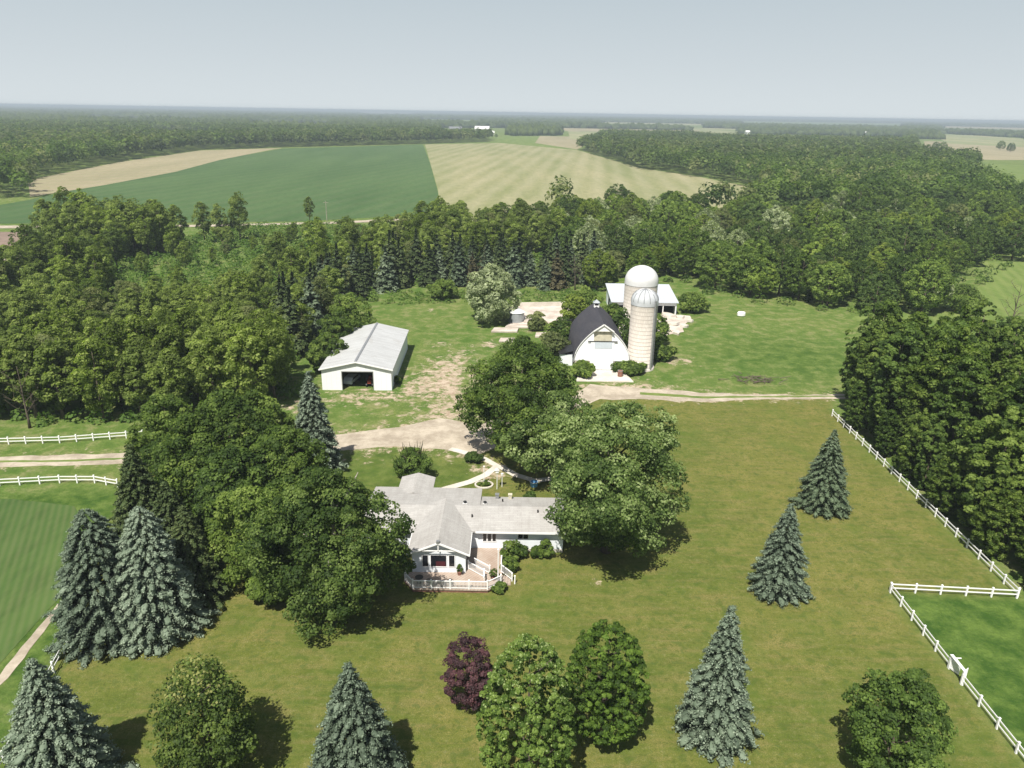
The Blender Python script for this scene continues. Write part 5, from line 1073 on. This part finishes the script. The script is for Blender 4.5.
# ------------------------------------------------------------------ woods farther off (uncountable): one object per kind of mass
def ico(sub):
    import bmesh
    bm = bmesh.new(); bmesh.ops.create_icosphere(bm, subdivisions=sub, radius=1); v = np.array([x.co[:] for x in bm.verts]); f = np.array([[q.index for q in p.verts] for p in bm.faces]); bm.free(); return v, f
OPEN = [[(-60, 226), (-60, 200), (30, 198), (28, 179), (120, 161), (200, 150), (283, 147.5), (423, 144), (490, 142), (490, 136), (600, 135.5), (602, 142), (578, 150), (640, 169), (700, 178), (750, 188), (775, 206), (700, 219), (620, 214), (560, 214), (441, 222), (300, 226)],
        [(915, 139), (1080, 142), (1080, 165), (955, 165), (915, 158)], [(930, 133), (1024, 138), (1040, 147), (950, 144)], [(975, 164), (1080, 166), (1080, 208), (1010, 208), (970, 184)], [(440, 128), (508, 128), (508, 138), (440, 138)]] + [
        [(x0, y0), (x1, y1), (x1, y1 + th + 5.5 * (y0 - 104) / 25), (x0, y0 + th + 5.5 * (y0 - 104) / 25)] for x0, y0, x1, y1, th in FARPATCH]
ZONE_IND = [(540, 330), (540, 225), (600, 208), (700, 221), (880, 221), (1080, 221), (1080, 900), (540, 900)]
def far_positions():
    out = []; r = np.random.default_rng(5); d = 300.0
    while d < 15000:
        s = max(9.5, d / 120); n = int(1.7 * d / s); x = (np.arange(n) - n / 2) * s + r.uniform(-.45, .45, n) * s; y = d + r.uniform(-.45, .45, n) * s
        out.append(np.stack([x, y, np.full(n, s)], 1)); d += s * 0.85
    A = np.concatenate(out); px, py = proj(A[:, 0], A[:, 1], 0.0); ok = (px > -50) & (px < 1075)
    for o in OPEN: ok &= ~inside(px, py, o)
    ok &= ~inside(px, py, ZONE_IND); ok &= ~(inside(px, py, [(-80, 400), (-80, 222), (545, 214), (560, 224), (545, 400)]))
    return A[ok]
A = far_positions(); rr = np.random.default_rng(8)
def merge_blobs(A, base_v, base_f, name, mat, label, noise=0.22, hh=(12, 18), zoff=0.45):
    n = len(A); nv = len(base_v); sc = rr.uniform(0.5, 0.78, n) * A[:, 2]; H = rr.uniform(*hh, n) * (1 + 0.15 * np.sin(A[:, 0] / 60) * np.cos(A[:, 1] / 75))
    disp = 1 + rr.normal(0, noise, (n, nv)); rot = rr.uniform(0, 6.28, n); V = base_v[None] * disp[..., None]
    X = V[..., 0] * np.cos(rot)[:, None] - V[..., 1] * np.sin(rot)[:, None]; Y = V[..., 0] * np.sin(rot)[:, None] + V[..., 1] * np.cos(rot)[:, None]
    Z = H[:, None] * (zoff + (1 - zoff) * V[..., 2]); VV = np.stack([X * sc[:, None] + A[:, :1], Y * sc[:, None] + A[:, 1:2], Z], 2).reshape(-1, 3)
    VV[:, 2] = np.maximum(VV[:, 2], 0.2)
    Fq = (base_f[None] + (np.arange(n) * nv)[:, None, None]).reshape(-1, base_f.shape[1])
    patch = 0.5 + 0.25 * np.sin(A[:, 0] / 90 + 1) * np.sin(A[:, 1] / 130) ; tint = np.clip(np.repeat(patch * 0.6 + rr.uniform(0, 0.5, n), len(base_f)) + rr.normal(0, 0.08, n * len(base_f)), 0, 1)
    me = mesh_np(name, VV, Fq, M[mat], tint); o = link(bpy.data.objects.new(name, me)); return tag(o, label, 'woods', None, 'stuff')
def merge_leafy(A, nl, leaf, name, mat, label):
    n = len(A); N = n * nl; d = rr.normal(size=(N, 3)); d /= np.linalg.norm(d, axis=1, keepdims=True); d[:, 2] = np.where(d[:, 2] < -0.2, -d[:, 2], d[:, 2])
    R = rr.uniform(0.42, 0.68, n) * A[:, 2]; H = rr.uniform(13, 19, n); ph = rr.uniform(0, 6.28, (n, 3))
    k = np.repeat(np.arange(n), nl); az = np.arctan2(d[:, 1], d[:, 0]); lob = 1 + 0.16 * np.sin(3 * az + ph[k, 0] + 3 * d[:, 2]) + 0.14 * np.sin(5 * d[:, 2] * 2 + ph[k, 1] + 2 * az)
    q = rr.uniform(0.86, 1.05, N) * lob
    pos = np.stack([A[k, 0] + d[:, 0] * R[k] * q, A[k, 1] + d[:, 1] * R[k] * q, H[k] * 0.52 + d[:, 2] * H[k] * 0.48 * q], 1)
    V, Fq = quads(pos, d + np.array([0, 0, .25]) + rr.normal(size=(N, 3)) * 0.35, leaf * rr.uniform(.6, 1.4, N)); t0 = rr.uniform(0, 0.8, n)
    tint = np.clip(t0[k] + rr.normal(0, 0.15, N), 0, 1)
    me = mesh_np(name, V, Fq, M[mat], tint); o = link(bpy.data.objects.new(name, me)); return tag(o, label, 'woods', None, 'stuff')
dd = A[:, 1]
v2, f2 = ico(2); v1, f1 = ico(1)
near = A[dd < 720]; kk = rr.uniform(size=len(near)); sxx = np.sin(near[:, 0] / 40) * np.cos(near[:, 1] / 55)
cl = kk + 0.25 * sxx
merge_leafy(near[cl < 0.42], 150, 1.5, 'woods', 'leaf_t9', 'mid green treetops of the wood beyond the hay field')
merge_leafy(near[(cl >= 0.42) & (cl < 0.86)], 150, 1.5, 'woods', 'leaf_dark', 'darker treetops of the wood beyond the hay field')
merge_leafy(near[cl >= 0.86], 150, 1.5, 'woods', 'leaf_olive', 'olive treetops of the wood beyond the hay field')
mid = A[(dd >= 720) & (dd < 1700)]; h_ = rr.uniform(size=len(mid)) + 0.3 * np.sin(mid[:, 0] / 110) * np.cos(mid[:, 1] / 140)
merge_leafy(mid[h_ < .55], 55, 2.7, 'woods', 'leaf_far', 'dark green distant woods across the fields')
merge_leafy(mid[(h_ >= .55) & (h_ < .85)], 55, 2.7, 'woods', 'leaf_t9', 'mid green distant woods across the fields')
merge_leafy(mid[h_ >= .85], 55, 2.7, 'woods', 'leaf_olive', 'olive distant woods across the fields')
farA = A[dd >= 1700]; merge_blobs(farA, v1, f1, 'woods', 'leaf_far', 'hazy woods reaching to the horizon', 0.15, (9, 20), 0.3)
print('far trees', len(near), len(mid), len(farA))

# scrubby understorey in woods and clearing
def under(poly_px, spacing, seed, name, mat, label, H=(1, 3), R=(1.2, 2.6), leaf=0.6, nl=60, extra=None, up=0.4):
    pts = np.array(scatter(poly_px, spacing, seed, extra=extra)); n = len(pts)
    if n == 0: return
    r = np.random.default_rng(seed); Rr = r.uniform(*R, n); Hh = r.uniform(*H, n); k = np.repeat(np.arange(n), nl); N = n * nl
    d = r.normal(size=(N, 3)); d /= np.linalg.norm(d, axis=1, keepdims=True); d[:, 2] = np.abs(d[:, 2]); q = r.uniform(.75, 1.1, N)
    pos = np.stack([pts[k, 0] + d[:, 0] * Rr[k] * q, pts[k, 1] + d[:, 1] * Rr[k] * q, d[:, 2] * Hh[k] * q + 0.1], 1)
    V, Fq = quads(pos, d + np.array([0, 0, up]) + r.normal(size=(N, 3)) * 0.4, leaf * r.uniform(.6, 1.4, N)); V[:, 2] = np.maximum(V[:, 2], .05)
    me = mesh_np(name, V, Fq, M[mat], np.clip(r.uniform(0, .8, n)[k] + r.normal(0, .15, N), 0, 1)); tag(link(bpy.data.objects.new(name, me)), label, 'undergrowth', None, 'stuff')
under([(-60, 430), (150, 420), (300, 396), (325, 330), (400, 285), (560, 262), (560, 226), (440, 222), (300, 222), (120, 244), (-60, 280)], 4.6, 31, 'undergrowth', 'grassblade', 'light green brush under the left wood and in its clearing', extra=[SHEDZ])
under([(600, 294), (700, 296), (862, 316), (950, 310), (1040, 250), (1040, 222), (700, 216), (570, 210)], 7.5, 32, 'undergrowth', 'leaf_dark', 'green brush under the right wood', extra=[[(600, 340), (600, 284), (700, 284), (700, 340)]])
under([(384, 305), (470, 303), (600, 300), (600, 292), (384, 292)], 3.0, 33, 'tall_weeds', 'grassblade', 'bright weeds along the foot of the conifer row', (0.4, 1.2), (0.8, 1.6), 0.4, 40)
def grass_tufts(poly, n, seed, label, mat, h=(0.25, 0.6), w=0.12):
    r = np.random.default_rng(seed); xs = [p[0] for p in poly]; ys = [p[1] for p in poly]
    X = r.uniform(min(xs), max(xs), n * 2); Y = r.uniform(min(ys), max(ys), n * 2); ok = inside(X, Y, poly); X, Y = X[ok][:n], Y[ok][:n]; n = len(X)
    a = r.uniform(0, 6.28, n); hh = r.uniform(*h, n) * (0.6 + 0.6 * np.clip(np.sin(X * 0.9) * np.cos(Y * 0.7) + 0.5, 0, 1)); lx, ly = r.normal(0, .25, n) * hh + 0.1 * hh, r.normal(0, .25, n) * hh; ww = w * r.uniform(.6, 1.5, n)
    b = np.stack([X, Y, np.zeros(n)], 1); o = np.stack([np.cos(a) * ww, np.sin(a) * ww, np.zeros(n)], 1)
    V = np.stack([b - o, b + o, b + np.stack([lx, ly, hh], 1)], 1).reshape(-1, 3)
    me = mesh_np('long_grass', V, np.arange(3 * n).reshape(-1, 3), M[mat], np.clip(r.normal(.5, .2, n), 0, 1)); tag(link(bpy.data.objects.new('long_grass', me)), label, 'grass', None, 'stuff')

# ------------------------------------------------------------------ distant farm
def farm_building(label, px0, px1, py, depth, h, rh, wall, roof, name='farm_building', cat='farm building'):
    x0, y = P(px0, py); x1, _ = P(px1, py)
    t = thing(name, label, cat, ((x0 + x1) / 2, y, 0)); w = (x1 - x0) / 2
    m = MB(); m.box(-w, w, 0, depth, 0, h); m.prism([(0, h), (depth, h), (depth / 2, h + rh)], 'x', -w, w); m.build('wall', wall, t)
    m = MB(); m.prism([(-0.8, h), (depth / 2, h + rh + 0.3), (depth + 0.8, h), (depth + .8, h + .5), (depth / 2, h + rh + 0.8), (-0.8, h + .5)], 'x', -w - 1, w + 1); m.build('roof', roof, t)
    for i in range(3): m = MB(); xx = -w + w * 2 * (i + 0.5) / 3; m.box(xx - w * .12, xx + w * .12, -0.15, -0.02, 0, h * .7); m.build('door', 'dark', t)
farm_building('long low red barn with grey roof at the left of the distant farm', 449, 462, 132.6, 26, 8, 5, 'redwall', 'grey')
farm_building('red barn with bright white roof in the distant farm', 475, 489, 133.6, 30, 10, 6, 'redwall', 'white')
farm_building('pale shed in front of the white-roofed distant barn', 470, 477, 134.6, 16, 7, 4, 'cream', 'white')
farm_building('small white house right of the distant red barn', 491, 494, 135.5, 10, 5, 4, 'white', 'white')
farm_building('tiny white farmhouse among the trees on the far right', 862, 867, 136, 16, 6, 5, 'white', 'white')
farm_building('tiny white house in the far woods above the right wood', 746, 749, 134.5, 14, 6, 4, 'white', 'white')
hz_ = A[:0]
pts_ = np.array([(*P(px, py), 13.0) for px, py in [(450 + i * 4.2, 136.6 + (i % 3) * .5) for i in range(12)]] + [(*P(px, py), 12.0) for px, py in [(845, 145), (852, 147), (880, 150), (894, 152), (935, 150), (942, 152), (960, 163), (975, 164), (1000, 150), (1010, 152)]])
for i, (x, y, s) in enumerate(pts_):
    c, t, R = OAK[i % 3]; near_farm = i < 12
    put_tree('oak_tree', 'round tree in the windbreak before the distant red farm' if near_farm else 'scattered round tree in the far right pasture', 'tree', x, y, c, t, 0.42 if near_farm else 0.9, i, 'windbreak trees at the distant farm' if near_farm else 'scattered trees in the far right pasture')

# ------------------------------------------------------------------ haze
hb = MB(); hb.box(-20500, 20500, -450, 20500, -1.0, 51.0); hz = hb.build('haze', 'white'); hz['kind'] = 'stuff'; hz['label'] = 'thin pale summer haze over the fields'
hm = bpy.data.materials.new('haze'); hm.use_nodes = True; hn = hm.node_tree; hn.nodes.remove(hn.nodes['Principled BSDF'])
pv = hn.nodes.new('ShaderNodeVolumePrincipled'); pv.inputs['Color'].default_value = (0.56, 0.655, 0.74, 1); pv.inputs['Density'].default_value = HAZE; pv.inputs['Anisotropy'].default_value = 0.0
hn.links.new(pv.outputs[0], hn.nodes['Material Output'].inputs['Volume']); hz.data.materials.clear(); hz.data.materials.append(hm)
